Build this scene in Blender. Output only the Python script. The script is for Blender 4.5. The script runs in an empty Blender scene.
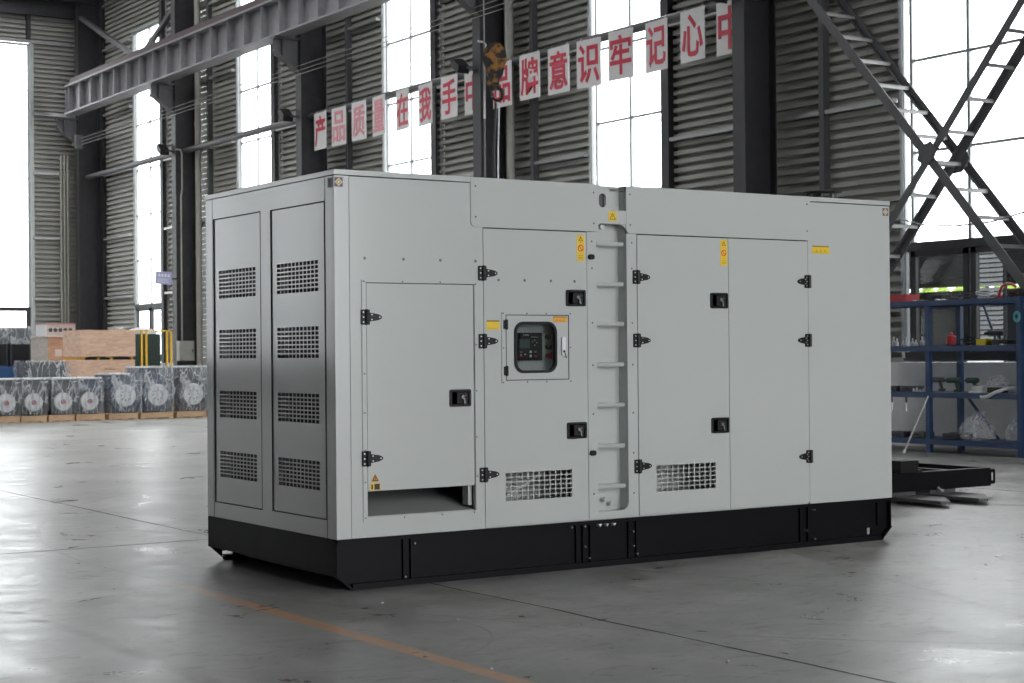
import bpy, bmesh, math, random
from mathutils import Vector, Matrix
random.seed(7)
SC = bpy.context.scene
COL = SC.collection

# ------------------------------------------------------------------ materials
def _nt(name):
    m = bpy.data.materials.new(name); m.use_nodes = True
    nt = m.node_tree; nt.nodes.clear()
    out = nt.nodes.new('ShaderNodeOutputMaterial')
    return m, nt, out

def N(nt, typ, **kw):
    n = nt.nodes.new(typ)
    for k, v in kw.items():
        if k in n.inputs: n.inputs[k].default_value = v
        else: setattr(n, k, v)
    return n

def mat(name, col, rough=0.5, metal=0.0, var=0.06, scale=6.0, bump=0.0, bscale=60.0, spec=0.5, rvar=0.08):
    m, nt, out = _nt(name)
    b = N(nt, 'ShaderNodeBsdfPrincipled')
    nt.links.new(b.outputs[0], out.inputs[0])
    b.inputs['Metallic'].default_value = metal
    b.inputs['Specular IOR Level'].default_value = spec
    tc = N(nt, 'ShaderNodeTexCoord')
    no = N(nt, 'ShaderNodeTexNoise'); no.inputs['Scale'].default_value = scale; no.inputs['Detail'].default_value = 6
    nt.links.new(tc.outputs['Object'], no.inputs['Vector'])
    r = N(nt, 'ShaderNodeValToRGB')
    c0 = [max(0, c * (1 - var * 1.6)) for c in col]; c1 = [min(1, c * (1 + var * 1.6)) for c in col]
    r.color_ramp.elements[0].position = .25; r.color_ramp.elements[1].position = .75
    r.color_ramp.elements[0].color = (*c0, 1); r.color_ramp.elements[1].color = (*c1, 1)
    nt.links.new(no.outputs['Fac'], r.inputs[0]); nt.links.new(r.outputs[0], b.inputs['Base Color'])
    mr = N(nt, 'ShaderNodeMapRange')
    mr.inputs['To Min'].default_value = max(0.02, rough - rvar); mr.inputs['To Max'].default_value = min(1, rough + rvar)
    nt.links.new(no.outputs['Fac'], mr.inputs[0]); nt.links.new(mr.outputs[0], b.inputs['Roughness'])
    if bump:
        n2 = N(nt, 'ShaderNodeTexNoise'); n2.inputs['Scale'].default_value = bscale; n2.inputs['Detail'].default_value = 4
        nt.links.new(tc.outputs['Object'], n2.inputs['Vector'])
        bp = N(nt, 'ShaderNodeBump'); bp.inputs['Strength'].default_value = bump; bp.inputs['Distance'].default_value = .02
        nt.links.new(n2.outputs['Fac'], bp.inputs['Height']); nt.links.new(bp.outputs[0], b.inputs['Normal'])
    return m

def glassmat(name, tint, gloss=0.08, rough=0.02):
    m, nt, out = _nt(name)
    t = N(nt, 'ShaderNodeBsdfTransparent'); t.inputs[0].default_value = (*tint, 1)
    g = N(nt, 'ShaderNodeBsdfGlossy'); g.inputs['Roughness'].default_value = rough
    no = N(nt, 'ShaderNodeTexNoise'); no.inputs['Scale'].default_value = 3
    mr = N(nt, 'ShaderNodeMapRange'); mr.inputs['To Min'].default_value = gloss * .8; mr.inputs['To Max'].default_value = gloss * 1.2
    nt.links.new(no.outputs['Fac'], mr.inputs[0])
    mx = N(nt, 'ShaderNodeMixShader')
    nt.links.new(mr.outputs[0], mx.inputs[0]); nt.links.new(t.outputs[0], mx.inputs[1]); nt.links.new(g.outputs[0], mx.inputs[2])
    nt.links.new(mx.outputs[0], out.inputs[0])
    return m

def filmmat(name, lo=.10, hi=.75, scale=4.2, line=.04):
    """crinkled clear plastic film: mostly see-through, whitish crease lines, sharp glints"""
    m, nt, out = _nt(name); L = nt.links
    tc = N(nt, 'ShaderNodeTexCoord')
    mp = N(nt, 'ShaderNodeMapping'); mp.inputs['Scale'].default_value = (1, 1, .42); mp.inputs['Rotation'].default_value = (.25, .45, .2)
    L.new(tc.outputs['Object'], mp.inputs[0])
    n0 = N(nt, 'ShaderNodeTexNoise'); n0.inputs['Scale'].default_value = scale * .7; n0.inputs['Detail'].default_value = 4
    L.new(mp.outputs[0], n0.inputs['Vector'])
    av = N(nt, 'ShaderNodeMixRGB'); av.blend_type = 'ADD'; av.inputs[0].default_value = .35
    L.new(mp.outputs[0], av.inputs[1]); L.new(n0.outputs['Color'], av.inputs[2])
    vo = N(nt, 'ShaderNodeTexVoronoi'); vo.feature = 'DISTANCE_TO_EDGE'; vo.inputs['Scale'].default_value = scale * 1.25
    L.new(av.outputs[0], vo.inputs['Vector'])
    cr = N(nt, 'ShaderNodeMapRange'); cr.inputs['From Min'].default_value = 0; cr.inputs['From Max'].default_value = line
    cr.inputs['To Min'].default_value = hi; cr.inputs['To Max'].default_value = 0
    L.new(vo.outputs['Distance'], cr.inputs[0])
    n1 = N(nt, 'ShaderNodeTexNoise'); n1.inputs['Scale'].default_value = scale * 1.4; n1.inputs['Detail'].default_value = 6; n1.inputs['Distortion'].default_value = 1.5
    L.new(mp.outputs[0], n1.inputs['Vector'])
    pa = N(nt, 'ShaderNodeMapRange'); pa.inputs['From Min'].default_value = .47; pa.inputs['From Max'].default_value = .72
    pa.inputs['To Min'].default_value = lo; pa.inputs['To Max'].default_value = .6
    L.new(n1.outputs['Fac'], pa.inputs[0])
    mxm = N(nt, 'ShaderNodeMath'); mxm.operation = 'MAXIMUM'
    L.new(cr.outputs[0], mxm.inputs[0]); L.new(pa.outputs[0], mxm.inputs[1])
    t = N(nt, 'ShaderNodeBsdfTransparent'); t.inputs[0].default_value = (.96, .97, .98, 1)
    p = N(nt, 'ShaderNodeBsdfPrincipled'); p.inputs['Base Color'].default_value = (.80, .82, .86, 1); p.inputs['Roughness'].default_value = .15
    bp = N(nt, 'ShaderNodeBump'); bp.inputs['Strength'].default_value = 1.0; bp.inputs['Distance'].default_value = .06
    L.new(n1.outputs['Fac'], bp.inputs['Height']); L.new(bp.outputs[0], p.inputs['Normal'])
    mx = N(nt, 'ShaderNodeMixShader')
    L.new(mxm.outputs[0], mx.inputs[0]); L.new(t.outputs[0], mx.inputs[1]); L.new(p.outputs[0], mx.inputs[2])
    L.new(mx.outputs[0], out.inputs[0])
    return m

def floormat():
    m, nt, out = _nt('polished_concrete')
    L = nt.links
    tc = N(nt, 'ShaderNodeTexCoord')
    b = N(nt, 'ShaderNodeBsdfPrincipled'); L.new(b.outputs[0], out.inputs[0]); b.inputs['Specular IOR Level'].default_value = 1.0
    def noise(scale, det=8, rough=.6, dist=0, mp=None):
        n = N(nt, 'ShaderNodeTexNoise'); n.inputs['Scale'].default_value = scale; n.inputs['Detail'].default_value = det
        n.inputs['Roughness'].default_value = rough; n.inputs['Distortion'].default_value = dist
        L.new(mp.outputs[0] if mp else tc.outputs['Object'], n.inputs['Vector']); return n
    def ramp(src, p0, c0, p1, c1):
        r = N(nt, 'ShaderNodeValToRGB'); e = r.color_ramp.elements
        e[0].position = p0; e[0].color = (*c0, 1); e[1].position = p1; e[1].color = (*c1, 1); L.new(src, r.inputs[0]); return r
    def mul(a, c, f):
        x = N(nt, 'ShaderNodeMixRGB'); x.blend_type = 'MULTIPLY'; x.inputs[0].default_value = f; L.new(a, x.inputs[1]); L.new(c, x.inputs[2]); return x
    def ma(op, a, c=None, clamp=False):
        x = N(nt, 'ShaderNodeMath'); x.operation = op; x.use_clamp = clamp
        for k, v in enumerate((a, c)):
            if v is None: continue
            if isinstance(v, (int, float)): x.inputs[k].default_value = v
            else: L.new(v, x.inputs[k])
        return x.outputs[0]
    big = noise(.45, 8, .6, .4)
    base = ramp(big.outputs['Fac'], .36, (.27, .282, .27), .66, (.49, .475, .455))
    blot = noise(2.2, 9, .68, .6)
    c = mul(base.outputs[0], ramp(blot.outputs['Fac'], .36, (.50, .49, .46), .58, (1, 1, 1)).outputs[0], .9)
    mp = N(nt, 'ShaderNodeMapping'); mp.inputs['Rotation'].default_value = (0, 0, .55); mp.inputs['Scale'].default_value = (1, 1.9, 1); L.new(tc.outputs['Object'], mp.inputs[0])
    spots = noise(5.5, 6, .6, 1.2, mp)
    c = mul(c.outputs[0], ramp(spots.outputs['Fac'], .34, (.5, .48, .45), .44, (1, 1, 1)).outputs[0], .7)
    fine = noise(34, 5, .6)
    c = mul(c.outputs[0], ramp(fine.outputs['Fac'], .30, (.80, .80, .78), .5, (1, 1, 1)).outputs[0], .6)
    sep = N(nt, 'ShaderNodeSeparateXYZ'); L.new(tc.outputs['Object'], sep.inputs[0]); X, Y = sep.outputs['X'], sep.outputs['Y']
    wob = noise(.8, 4, .5)
    wv = ma('MULTIPLY', ma('SUBTRACT', wob.outputs['Fac'], .5), .25)
    # worn tyre marks: soft dark bands with ragged edges
    def band(coord, centre, half, soft):
        d = ma('ABSOLUTE', ma('SUBTRACT', coord, centre))
        return ma('SUBTRACT', 1.0, ma('DIVIDE', ma('SUBTRACT', d, half), soft, True), True)
    t1 = band(ma('ADD', ma('ADD', X, wv), ma('MULTIPLY', Y, .045)), -1.68, .02, .05)
    t2 = band(ma('ADD', ma('ADD', X, wv), ma('MULTIPLY', Y, -.35)), 3.3, .015, .04)
    t3 = band(ma('ADD', ma('ADD', X, wv), ma('MULTIPLY', Y, .22)), 1.9, .01, .03)
    def circ(cx, cy, r, w):
        dx = ma('SUBTRACT', X, cx); dy = ma('SUBTRACT', Y, cy)
        d = ma('SQRT', ma('ADD', ma('MULTIPLY', dx, dx), ma('MULTIPLY', dy, dy)))
        return band(ma('ADD', d, ma('MULTIPLY', wv, .3)), r, w, w * 2)
    arcs = ma('MAXIMUM', circ(6.629, 2.050, 7.303, .008), circ(-0.803, -1.327, 0.815, .004)); arcs = ma('MAXIMUM', arcs, circ(2.8, 10.2, 3.2, .008))
    brk = ma('MULTIPLY', ma('SUBTRACT', blot.outputs['Fac'], .38), 5.0, True)
    tot = ma('MULTIPLY', ma('MAXIMUM', ma('MAXIMUM', t1, ma('MULTIPLY', ma('MAXIMUM', t2, t3), .5)), ma('MULTIPLY', arcs, .6)), brk)
    mk = N(nt, 'ShaderNodeMixRGB'); L.new(ma('MULTIPLY', tot, .75), mk.inputs[0]); L.new(c.outputs[0], mk.inputs[1]); mk.inputs[2].default_value = (.11, .105, .10, 1)
    # worn orange line along the generator
    ol = ma('MULTIPLY', band(X, -.595, .036, .02), ma('SUBTRACT', 1.0, ma('DIVIDE', ma('SUBTRACT', Y, -.3), 1.6, True)))
    wear = ma('MULTIPLY', ma('SUBTRACT', noise(5, 8, .7).outputs['Fac'], .28), 6.0, True)
    mo = N(nt, 'ShaderNodeMixRGB'); L.new(ma('MULTIPLY', ma('MULTIPLY', ol, wear), 1.0), mo.inputs[0]); L.new(mk.outputs[0], mo.inputs[1]); mo.inputs[2].default_value = (.58, .30, .15, 1)
    L.new(mo.outputs[0], b.inputs['Base Color'])
    rr = N(nt, 'ShaderNodeMapRange'); rr.inputs['From Min'].default_value = .32; rr.inputs['From Max'].default_value = .68
    rr.inputs['To Min'].default_value = .25; rr.inputs['To Max'].default_value = .44
    L.new(blot.outputs['Fac'], rr.inputs[0]); L.new(rr.outputs[0], b.inputs['Roughness'])
    bp = N(nt, 'ShaderNodeBump'); bp.inputs['Strength'].default_value = .14; bp.inputs['Distance'].default_value = .008
    L.new(ma('ADD', blot.outputs['Fac'], ma('MULTIPLY', fine.outputs['Fac'], .25)), bp.inputs['Height']); L.new(bp.outputs[0], b.inputs['Normal'])
    return m

def woodmat(name, a, c, scale=2.0):
    m, nt, out = _nt(name); L = nt.links
    b = N(nt, 'ShaderNodeBsdfPrincipled'); L.new(b.outputs[0], out.inputs[0]); b.inputs['Roughness'].default_value = .62
    tc = N(nt, 'ShaderNodeTexCoord'); mp = N(nt, 'ShaderNodeMapping'); mp.inputs['Scale'].default_value = (1, 1, 4)
    L.new(tc.outputs['Object'], mp.inputs[0])
    no = N(nt, 'ShaderNodeTexNoise'); no.inputs['Scale'].default_value = scale; no.inputs['Detail'].default_value = 7; no.inputs['Distortion'].default_value = 2.2
    L.new(mp.outputs[0], no.inputs['Vector'])
    r = N(nt, 'ShaderNodeValToRGB'); e = r.color_ramp.elements
    e[0].position = .3; e[0].color = (*a, 1); e[1].position = .65; e[1].color = (*c, 1)
    L.new(no.outputs['Fac'], r.inputs[0]); L.new(r.outputs[0], b.inputs['Base Color'])
    return m

M = {}
M['floor'] = floormat()
M['paint'] = mat('light_grey_paint', (.50, .52, .505), .30, var=.012, scale=1.2, rvar=.03, spec=.25)
for _n in M['paint'].node_tree.nodes:
    if _n.type == 'BSDF_PRINCIPLED': _n.inputs['Coat Weight'].default_value = .7; _n.inputs['Coat Roughness'].default_value = .13
M['paint_in'] = mat('grey_inner_sheet', (.40, .42, .41), .5, var=.03)
M['gap'] = mat('dark_gap_shade', (.03, .03, .03), .8)  # near-black colour carries the shade inside the panel gaps
M['dark_in'] = mat('dark_insulation', (.06, .06, .062), .9, bump=.4, bscale=30)
M['black'] = mat('black_gloss_paint', (.0045, .0045, .006), .45, var=.1, spec=.12)
M['blackp'] = mat('black_plastic', (.006, .006, .007), .45, spec=.3)
M['rubber'] = mat('black_rubber', (.010, .010, .012), .6, spec=.3)
M['chrome'] = mat('chrome', (.75, .75, .75), .2, 1.0)
M['zinc'] = mat('zinc_steel', (.55, .55, .56), .35, .8)
M['white'] = mat('white_paint', (.75, .75, .76), .45)
M['yellow'] = mat('yellow_sticker', (.80, .55, .03), .5, var=.03)
M['orange'] = mat('orange_sticker', (.80, .36, .03), .5, var=.03)
M['redp'] = mat('red_print', (.70, .06, .03), .5)
M['blackink'] = mat('black_print', (.03, .03, .03), .6)
M['brownink'] = mat('brown_print', (.30, .18, .02), .6)
M['gold'] = mat('gold_print', (.72, .58, .18), .5)
M['purple'] = mat('purple_sticker', (.15, .11, .20), .5)
M['screen'] = mat('lcd_screen', (.10, .14, .12), .25)
M['green_btn'] = mat('green_button', (.10, .35, .2), .4)
M['redknob'] = mat('red_knob', (.45, .02, .03), .4)
M['glass'] = glassmat('clear_glass', (.96, .97, .97), .07)
M['pglass'] = glassmat('panel_window_glass', (.80, .82, .82), .05)
M['dglass'] = glassmat('dusty_dark_glass', (.58, .59, .60), .08, .12)
M['clad'] = mat('corrugated_sheet', (.31, .305, .285), .55, .1, var=.08, scale=1.5)
M['steel'] = mat('dark_painted_steel', (.028, .028, .031), .5, var=.15)
M['steel2'] = mat('grey_painted_steel', (.085, .085, .09), .5, var=.12)
M['beam'] = mat('beam_grey_paint', (.20, .195, .21), .5, var=.1)
M['rail'] = mat('rusty_rail', (.05, .024, .028), .6)
M['frame'] = mat('window_frame_aluminium', (.33, .34, .35), .4, .3)
M['trim'] = mat('pale_trim_sheet', (.42, .44, .44), .4, .2)
M['rungpaint'] = mat('pale_grey_rung_paint', (.26, .26, .26), .55)
M['girt'] = mat('galvanised_girt', (.36, .36, .36), .4, .5)
M['plaster'] = mat('off_white_plaster', (.68, .68, .68), .8, var=.08, scale=2.5)
M['roof'] = mat('roof_sheet', (.07, .07, .075), .7)
M['pipe'] = mat('beige_pipe', (.36, .35, .32), .45)
M['bluerack'] = mat('blue_painted_steel', (.018, .045, .12), .42, var=.12)
M['signwhite'] = mat('white_sign_card', (.62, .60, .61), .55, var=.02)
M['signred'] = mat('red_sign_ink', (.50, .018, .05), .5)
M['signpink'] = mat('pale_pink_sign_ink', (.62, .24, .28), .5)
M['hook'] = mat('yellow_rusty_hook_paint', (.34, .17, .03), .55, var=.5, scale=14)
def mottled(name, a, c, scale, rough=.55):
    m = mat(name, a, rough); nt = m.node_tree
    r = [n for n in nt.nodes if n.type == 'VALTORGB'][0]; e = r.color_ramp.elements
    e[0].position = .50; e[0].color = (*a, 1); e[1].position = .60; e[1].color = (*c, 1)
    [n for n in nt.nodes if n.type == 'TEX_NOISE'][0].inputs['Scale'].default_value = scale
    return m
M['hook'] = mottled('worn_yellow_hook_paint', (.02, .018, .018), (.38, .17, .03), 9)
M['hookdark'] = mat('greasy_steel', (.03, .028, .027), .45, .4)
M['rope'] = mat('wire_rope', (.20, .20, .20), .45, .6)
M['ply'] = woodmat('plywood', (.68, .42, .28), (.88, .62, .46))
M['ply2'] = woodmat('brown_plywood', (.48, .27, .17), (.62, .38, .25))
M['greyboard'] = woodmat('weathered_board', (.42, .36, .32), (.55, .48, .43))
M['pine'] = woodmat('pine_pallet', (.48, .31, .18), (.66, .45, .28))
M['darkgap'] = mat('crate_gap_shade', (.02, .02, .02), .9)  # near-black colour for painted shade between the stacked crates
M['motor'] = mat('dark_grey_machine_paint', (.05, .053, .06), .45, var=.2)
M['motorblue'] = mat('blue_machine_paint', (.05, .07, .12), .45, var=.2)
M['disc'] = mat('white_flange_cover', (.62, .62, .63), .5)
M['foam'] = mat('white_foam_sheet', (.72, .74, .76), .6)
M['pinkdot'] = mat('reddish_shaft_end', (.35, .12, .14), .5)
M['film'] = filmmat('clear_wrapping_film')
M['film2'] = filmmat('loose_clear_film', .08, .6, 9, .05)
M['bluebase'] = mat('blue_painted_base', (.04, .12, .30), .5)
M['paper'] = mat('white_paper_label', (.68, .62, .60), .7)
M['cageyellow'] = mat('yellow_cage_paint', (.66, .40, .03), .5)
M['mesh_green'] = mat('dark_green_mesh', (.03, .06, .05), .6)
M['cab'] = mat('beige_grey_cabinet_paint', (.32, .32, .30), .5)
M['lav'] = mat('lavender_sign_board', (.36, .36, .58), .5)
M['red'] = mat('red_plastic', (.42, .02, .025), .45)
M['teal'] = mat('teal_plastic', (.10, .36, .34), .5)
M['yplastic'] = mat('yellow_plastic', (.70, .52, .02), .5)
M['greenbox'] = mat('dark_green_tool', (.03, .07, .05), .5)
M['greytool'] = mat('worn_grey_tool', (.14, .14, .14), .5, .5, var=.4, scale=30)
M['palehose'] = mat('pale_hose', (.55, .55, .55), .5)
M['lampface'] = mat('frosted_lamp_glass', (.30, .33, .35), .3)
M['linepaint'] = mat('worn_orange_line_paint', (.36, .24, .15), .55, var=.25, scale=9)
M['joint'] = mat('floor_joint_filler', (.10, .085, .08), .7)
M['scuff'] = mat('dark_tyre_mark', (.14, .135, .13), .5, var=.2, scale=3)
M['shed'] = mat('dark_shed_cladding', (.018, .018, .019), .7)
M['pale'] = mat('pale_louvre', (.75, .77, .80), .6)
M['hedge'] = mat('bright_hedge', (.38, .55, .08), .8, var=.5, scale=8)
M['outground'] = mat('yard_ground', (.30, .30, .29), .9)
M['stone'] = mat('grit', (.5, .48, .45), .8)

# ------------------------------------------------------------------ mesh builder
class MB:
    def __init__(s, o=(0, 0, 0)):
        s.bm = bmesh.new(); s.o = Vector(o); s.marks = []; s.mats = []
    def _v(s, p): return s.bm.verts.new(Vector(p) - s.o)
    def use(s, m):
        """faces added from here on take material m"""
        if m not in s.mats: s.mats.append(m)
        s.marks.append((len(s.bm.faces), s.mats.index(m) + 1)); return s
    def box(s, x0, x1, y0, y1, z0, z1):
        v = [s._v((x, y, z)) for x in (x0, x1) for y in (y0, y1) for z in (z0, z1)]
        for f in ((0, 1, 3, 2), (4, 6, 7, 5), (0, 4, 5, 1), (2, 3, 7, 6), (0, 2, 6, 4), (1, 5, 7, 3)):
            s.bm.faces.new([v[i] for i in f])
        return s
    def prism(s, pts, axis, a, b):
        """polygon pts (2D) extruded along axis from a to b"""
        def P(p, t):
            return {'x': (t, p[0], p[1]), 'y': (p[0], t, p[1]), 'z': (p[0], p[1], t)}[axis]
        A = [s._v(P(p, a)) for p in pts]; B = [s._v(P(p, b)) for p in pts]
        n = len(pts)
        s.bm.faces.new(A); s.bm.faces.new(B[::-1])
        for i in range(n):
            s.bm.faces.new([A[i], B[i], B[(i + 1) % n], A[(i + 1) % n]])
        return s
    def ring(s, outer, inner, axis, a, b):
        """frame between two loops with the same number of points"""
        def P(p, t):
            return {'x': (t, p[0], p[1]), 'y': (p[0], t, p[1]), 'z': (p[0], p[1], t)}[axis]
        n = len(outer)
        L = [[s._v(P(p, t)) for p in lp] for lp in (outer, inner) for t in (a, b)]
        oa, ob, ia, ib = L
        for i in range(n):
            j = (i + 1) % n
            s.bm.faces.new([oa[i], oa[j], ob[j], ob[i]]); s.bm.faces.new([ia[i], ib[i], ib[j], ia[j]])
            s.bm.faces.new([oa[i], ia[i], ia[j], oa[j]]); s.bm.faces.new([ob[i], ob[j], ib[j], ib[i]])
        return s
    def tube(s, pts, r, seg=8, r1=None, cap=True):
        pts = [Vector(p) for p in pts]; rings = []
        n = len(pts); up = None
        for i, p in enumerate(pts):
            d = (pts[min(i + 1, n - 1)] - pts[max(i - 1, 0)]).normalized()
            if up is None:
                up = Vector((0, 0, 1)) if abs(d.z) < .9 else Vector((1, 0, 0))
            a = d.cross(up).normalized(); b = a.cross(d).normalized(); up = b
            rr = r if r1 is None else r + (r1 - r) * i / max(1, n - 1)
            rings.append([s._v(p + (a * math.cos(t) + b * math.sin(t)) * rr) for t in [2 * math.pi * k / seg for k in range(seg)]])
        for A, B in zip(rings, rings[1:]):
            for k in range(seg):
                s.bm.faces.new([A[k], A[(k + 1) % seg], B[(k + 1) % seg], B[k]])
        if cap:
            s.bm.faces.new(rings[0][::-1]); s.bm.faces.new(rings[-1])
        return s
    def bar(s, p, q, w, h, up=(0, 0, 1)):
        """rectangular bar from p to q, w across, h along up"""
        p, q = Vector(p), Vector(q); d = (q - p).normalized(); u = Vector(up)
        a = d.cross(u).normalized(); b = a.cross(d).normalized()
        v = [s._v(c + a * x * w / 2 + b * y * h / 2) for c in (p, q) for x, y in ((-1, -1), (1, -1), (1, 1), (-1, 1))]
        for f in ((0, 1, 2, 3), (7, 6, 5, 4), (0, 4, 5, 1), (1, 5, 6, 2), (2, 6, 7, 3), (3, 7, 4, 0)):
            s.bm.faces.new([v[i] for i in f])
        return s
    def lathe(s, prof, c, axis='z', seg=24):
        """prof: list of (r, t) revolved about axis through c"""
        c = Vector(c); rings = []
        for r, t in prof:
            R = []
            for k in range(seg):
                a = 2 * math.pi * k / seg; x, y = r * math.cos(a), r * math.sin(a)
                R.append(s._v(c + Vector({'z': (x, y, t), 'y': (x, t, y), 'x': (t, x, y)}[axis])))
            rings.append(R)
        for A, B in zip(rings, rings[1:]):
            for k in range(seg):
                s.bm.faces.new([A[k], A[(k + 1) % seg], B[(k + 1) % seg], B[k]])
        s.bm.faces.new(rings[0]); s.bm.faces.new(rings[-1][::-1])
        return s
    def plate(s, axis, t0, t1, a0, a1, b0, b1, holes=()):
        """flat plate normal to axis ('x' -> a=Y,b=Z; 'y' -> a=X,b=Z; 'z' -> a=X,b=Y) with rectangular holes (a0,a1,b0,b1)"""
        A = sorted({a0, a1, *[min(max(h[i], a0), a1) for h in holes for i in (0, 1)]})
        B = sorted({b0, b1, *[min(max(h[i], b0), b1) for h in holes for i in (2, 3)]})
        na, nb = len(A) - 1, len(B) - 1
        solid = [[not any(h[0] <= (A[i] + A[i + 1]) / 2 <= h[1] and h[2] <= (B[j] + B[j + 1]) / 2 <= h[3] for h in holes) for j in range(nb)] for i in range(na)]
        cache = {}
        def V(i, j, t):
            k = (i, j, t)
            if k not in cache:
                a, b = A[i], B[j]; T = t1 if t else t0
                cache[k] = s._v({'x': (T, a, b), 'y': (a, T, b), 'z': (a, b, T)}[axis])
            return cache[k]
        for i in range(na):
            for j in range(nb):
                if not solid[i][j]: continue
                s.bm.faces.new([V(i, j, 0), V(i, j + 1, 0), V(i + 1, j + 1, 0), V(i + 1, j, 0)])
                s.bm.faces.new([V(i, j, 1), V(i + 1, j, 1), V(i + 1, j + 1, 1), V(i, j + 1, 1)])
                for (di, dj, p, q) in ((-1, 0, (i, j), (i, j + 1)), (1, 0, (i + 1, j + 1), (i + 1, j)), (0, -1, (i + 1, j), (i, j)), (0, 1, (i, j + 1), (i + 1, j + 1))):
                    ii, jj = i + di, j + dj
                    if 0 <= ii < na and 0 <= jj < nb and solid[ii][jj]: continue
                    s.bm.faces.new([V(*p, 0), V(*p, 1), V(*q, 1), V(*q, 0)])
        return s
    def lattice(s, axis, t0, t1, a0, a1, b0, b1, na, nb, w=.008):
        for i in range(1, na):
            a = a0 + (a1 - a0) * i / na
            s.plate(axis, t0, t1, a - w / 2, a + w / 2, b0, b1)
        for j in range(1, nb):
            b = b0 + (b1 - b0) * j / nb
            s.plate(axis, t0 + .0005, t1 - .0005, a0, a1, b - w / 2, b + w / 2)
        return s
    def done(s, name, m, parent=None, smooth=False, bevel=0, loc=None):
        if s.marks:
            s.bm.faces.ensure_lookup_table(); ends = [a for a, _ in s.marks[1:]] + [len(s.bm.faces)]
            for (a, mi), e in zip(s.marks, ends):
                for k in range(a, e): s.bm.faces[k].material_index = mi
        bmesh.ops.recalc_face_normals(s.bm, faces=s.bm.faces)
        if bevel:
            es = [e for e in s.bm.edges if len(e.link_faces) == 2 and e.calc_face_angle(0) > .6]
            bmesh.ops.bevel(s.bm, geom=es, offset=bevel, segments=2, affect='EDGES', profile=.7)
        me = bpy.data.meshes.new(name); s.bm.to_mesh(me); s.bm.free()
        if smooth:
            for p in me.polygons: p.use_smooth = True
            try: me.set_sharp_from_angle(angle=.7)
            except Exception: pass
        me.materials.append(m if not isinstance(m, str) else M[m])
        for q in s.mats: me.materials.append(M[q])
        o = bpy.data.objects.new(name, me); COL.objects.link(o)
        if parent is None: o.location = s.o if loc is None else loc
        else: o.parent = parent
        return o

def thing(name, label, cat, loc=(0, 0, 0), group=None, rz=0):
    o = bpy.data.objects.new(name, None); COL.objects.link(o)
    o.empty_display_size = .1
    o.location = loc; o.rotation_euler = (0, 0, rz); o['label'] = label; o['category'] = cat
    if group: o['group'] = group
    return o
def tag(o, label, cat, group=None):
    o['label'] = label; o['category'] = cat
    if group: o['group'] = group
    return o
def struct(o):
    o['kind'] = 'structure'; return o
def lab(o, l):
    o['label'] = l; return o
def dup(root, loc=None, label=None, rz=None):
    def cp(o, par):
        c = o.copy(); COL.objects.link(c); c.parent = par
        for ch in list(kids.get(o.name, [])): cp(ch, c)
        return c
    kids = {}
    for ob in COL.objects:
        if ob.parent: kids.setdefault(ob.parent.name, []).append(ob)
    c = cp(root, None)
    if loc is not None: c.location = loc
    if rz is not None: c.rotation_euler = (0, 0, rz)
    if label: c['label'] = label
    return c
def rrect(x0, x1, z0, z1, r, n=6):
    P = []
    for cx, cz, a0 in ((x1 - r, z1 - r, 0), (x0 + r, z1 - r, 90), (x0 + r, z0 + r, 180), (x1 - r, z0 + r, 270)):
        for k in range(n + 1):
            a = math.radians(a0 + 90 * k / n); P.append((cx + r * math.cos(a), cz + r * math.sin(a)))
    return P

# ================================================================== THE HALL
WX, EY, LX, RY, ROOF = 13.0, 40.6, -24.0, -18.0, 12.5
BAY = 7.37
COLS = [10.49, 17.78, 25.18, 32.43, 39.85]                 # near faces of the wall columns (Y)
COLS_ALL = [-4.15, 3.15] + COLS
WINS = [(-1.35, .8), (5.70, 8.06), (13.29, 15.37), (20.68, 22.81), (28.11, 30.26), (35.15, 37.36)]
WZ0, WZ1 = 1.2, 10.46
MULL = [2.72, 4.01, 5.27, 6.55, 7.83, 9.13]

o = MB().plate('z', -.2, 0, LX, WX + .3, RY, EY + .3).done('floor', 'floor'); struct(o)
# joints, tyre mark and painted line: thin strips on the slab
b = MB((.62, 2, 0)); jr = random.Random(4)
def jointline(fix, along, a0, a1):
    a = a0; prev = 0; 
    while a < a1 - .01:
        n = min(a + .45, a1); cur = jr.uniform(-.010, .010); w = jr.uniform(.003, .008)
        P = (lambda t, d: (fix + d, t, .0009)) if along == 'y' else (lambda t, d: (t, fix + d, .0007))
        b.bar(P(a, prev), P(n, cur), w * 2, .0008); prev = cur; a = n
for x in (-6.9, .60, 8.1): jointline(x, 'y', RY + .1, EY - .1)
for y in (-11.8, 2.97, 17.7): jointline(y, 'x', LX + .1, WX - .2)
struct(b.done('floor_joint', 'joint'))

def corrugated(mb, axis, p, a0, a1, z0, z1, pitch=.14, depth=.085, sgn=1):
    """horizontal corrugated sheet; inner face at p, grooves cut outward (sgn)"""
    prof = []; z = z0
    while z < z1 - 1e-4:
        for dz, d in ((0, 0), (pitch * .50, 0), (pitch * .53, depth), (pitch * .97, depth)):
            if z + dz < z1: prof.append((z + dz, d))
        z += pitch
    prof.append((z1, 0))
    th = .008
    def V(a, zz, d):
        t = p + sgn * d
        return mb._v((t, a, zz) if axis == 'x' else (a, t, zz))
    A = [V(a0, zz, d) for zz, d in prof]; B = [V(a1, zz, d) for zz, d in prof]
    A2 = [V(a0, zz, d + th) for zz, d in prof]; B2 = [V(a1, zz, d + th) for zz, d in prof]
    for i in range(len(prof) - 1):
        mb.bm.faces.new([A[i], A[i + 1], B[i + 1], B[i]]); mb.bm.faces.new([A2[i], B2[i], B2[i + 1], A2[i + 1]])
    n = len(prof) - 1
    mb.bm.faces.new([A[0], B[0], B2[0], A2[0]]); mb.bm.faces.new([A[n], A2[n], B2[n], B[n]])

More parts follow.
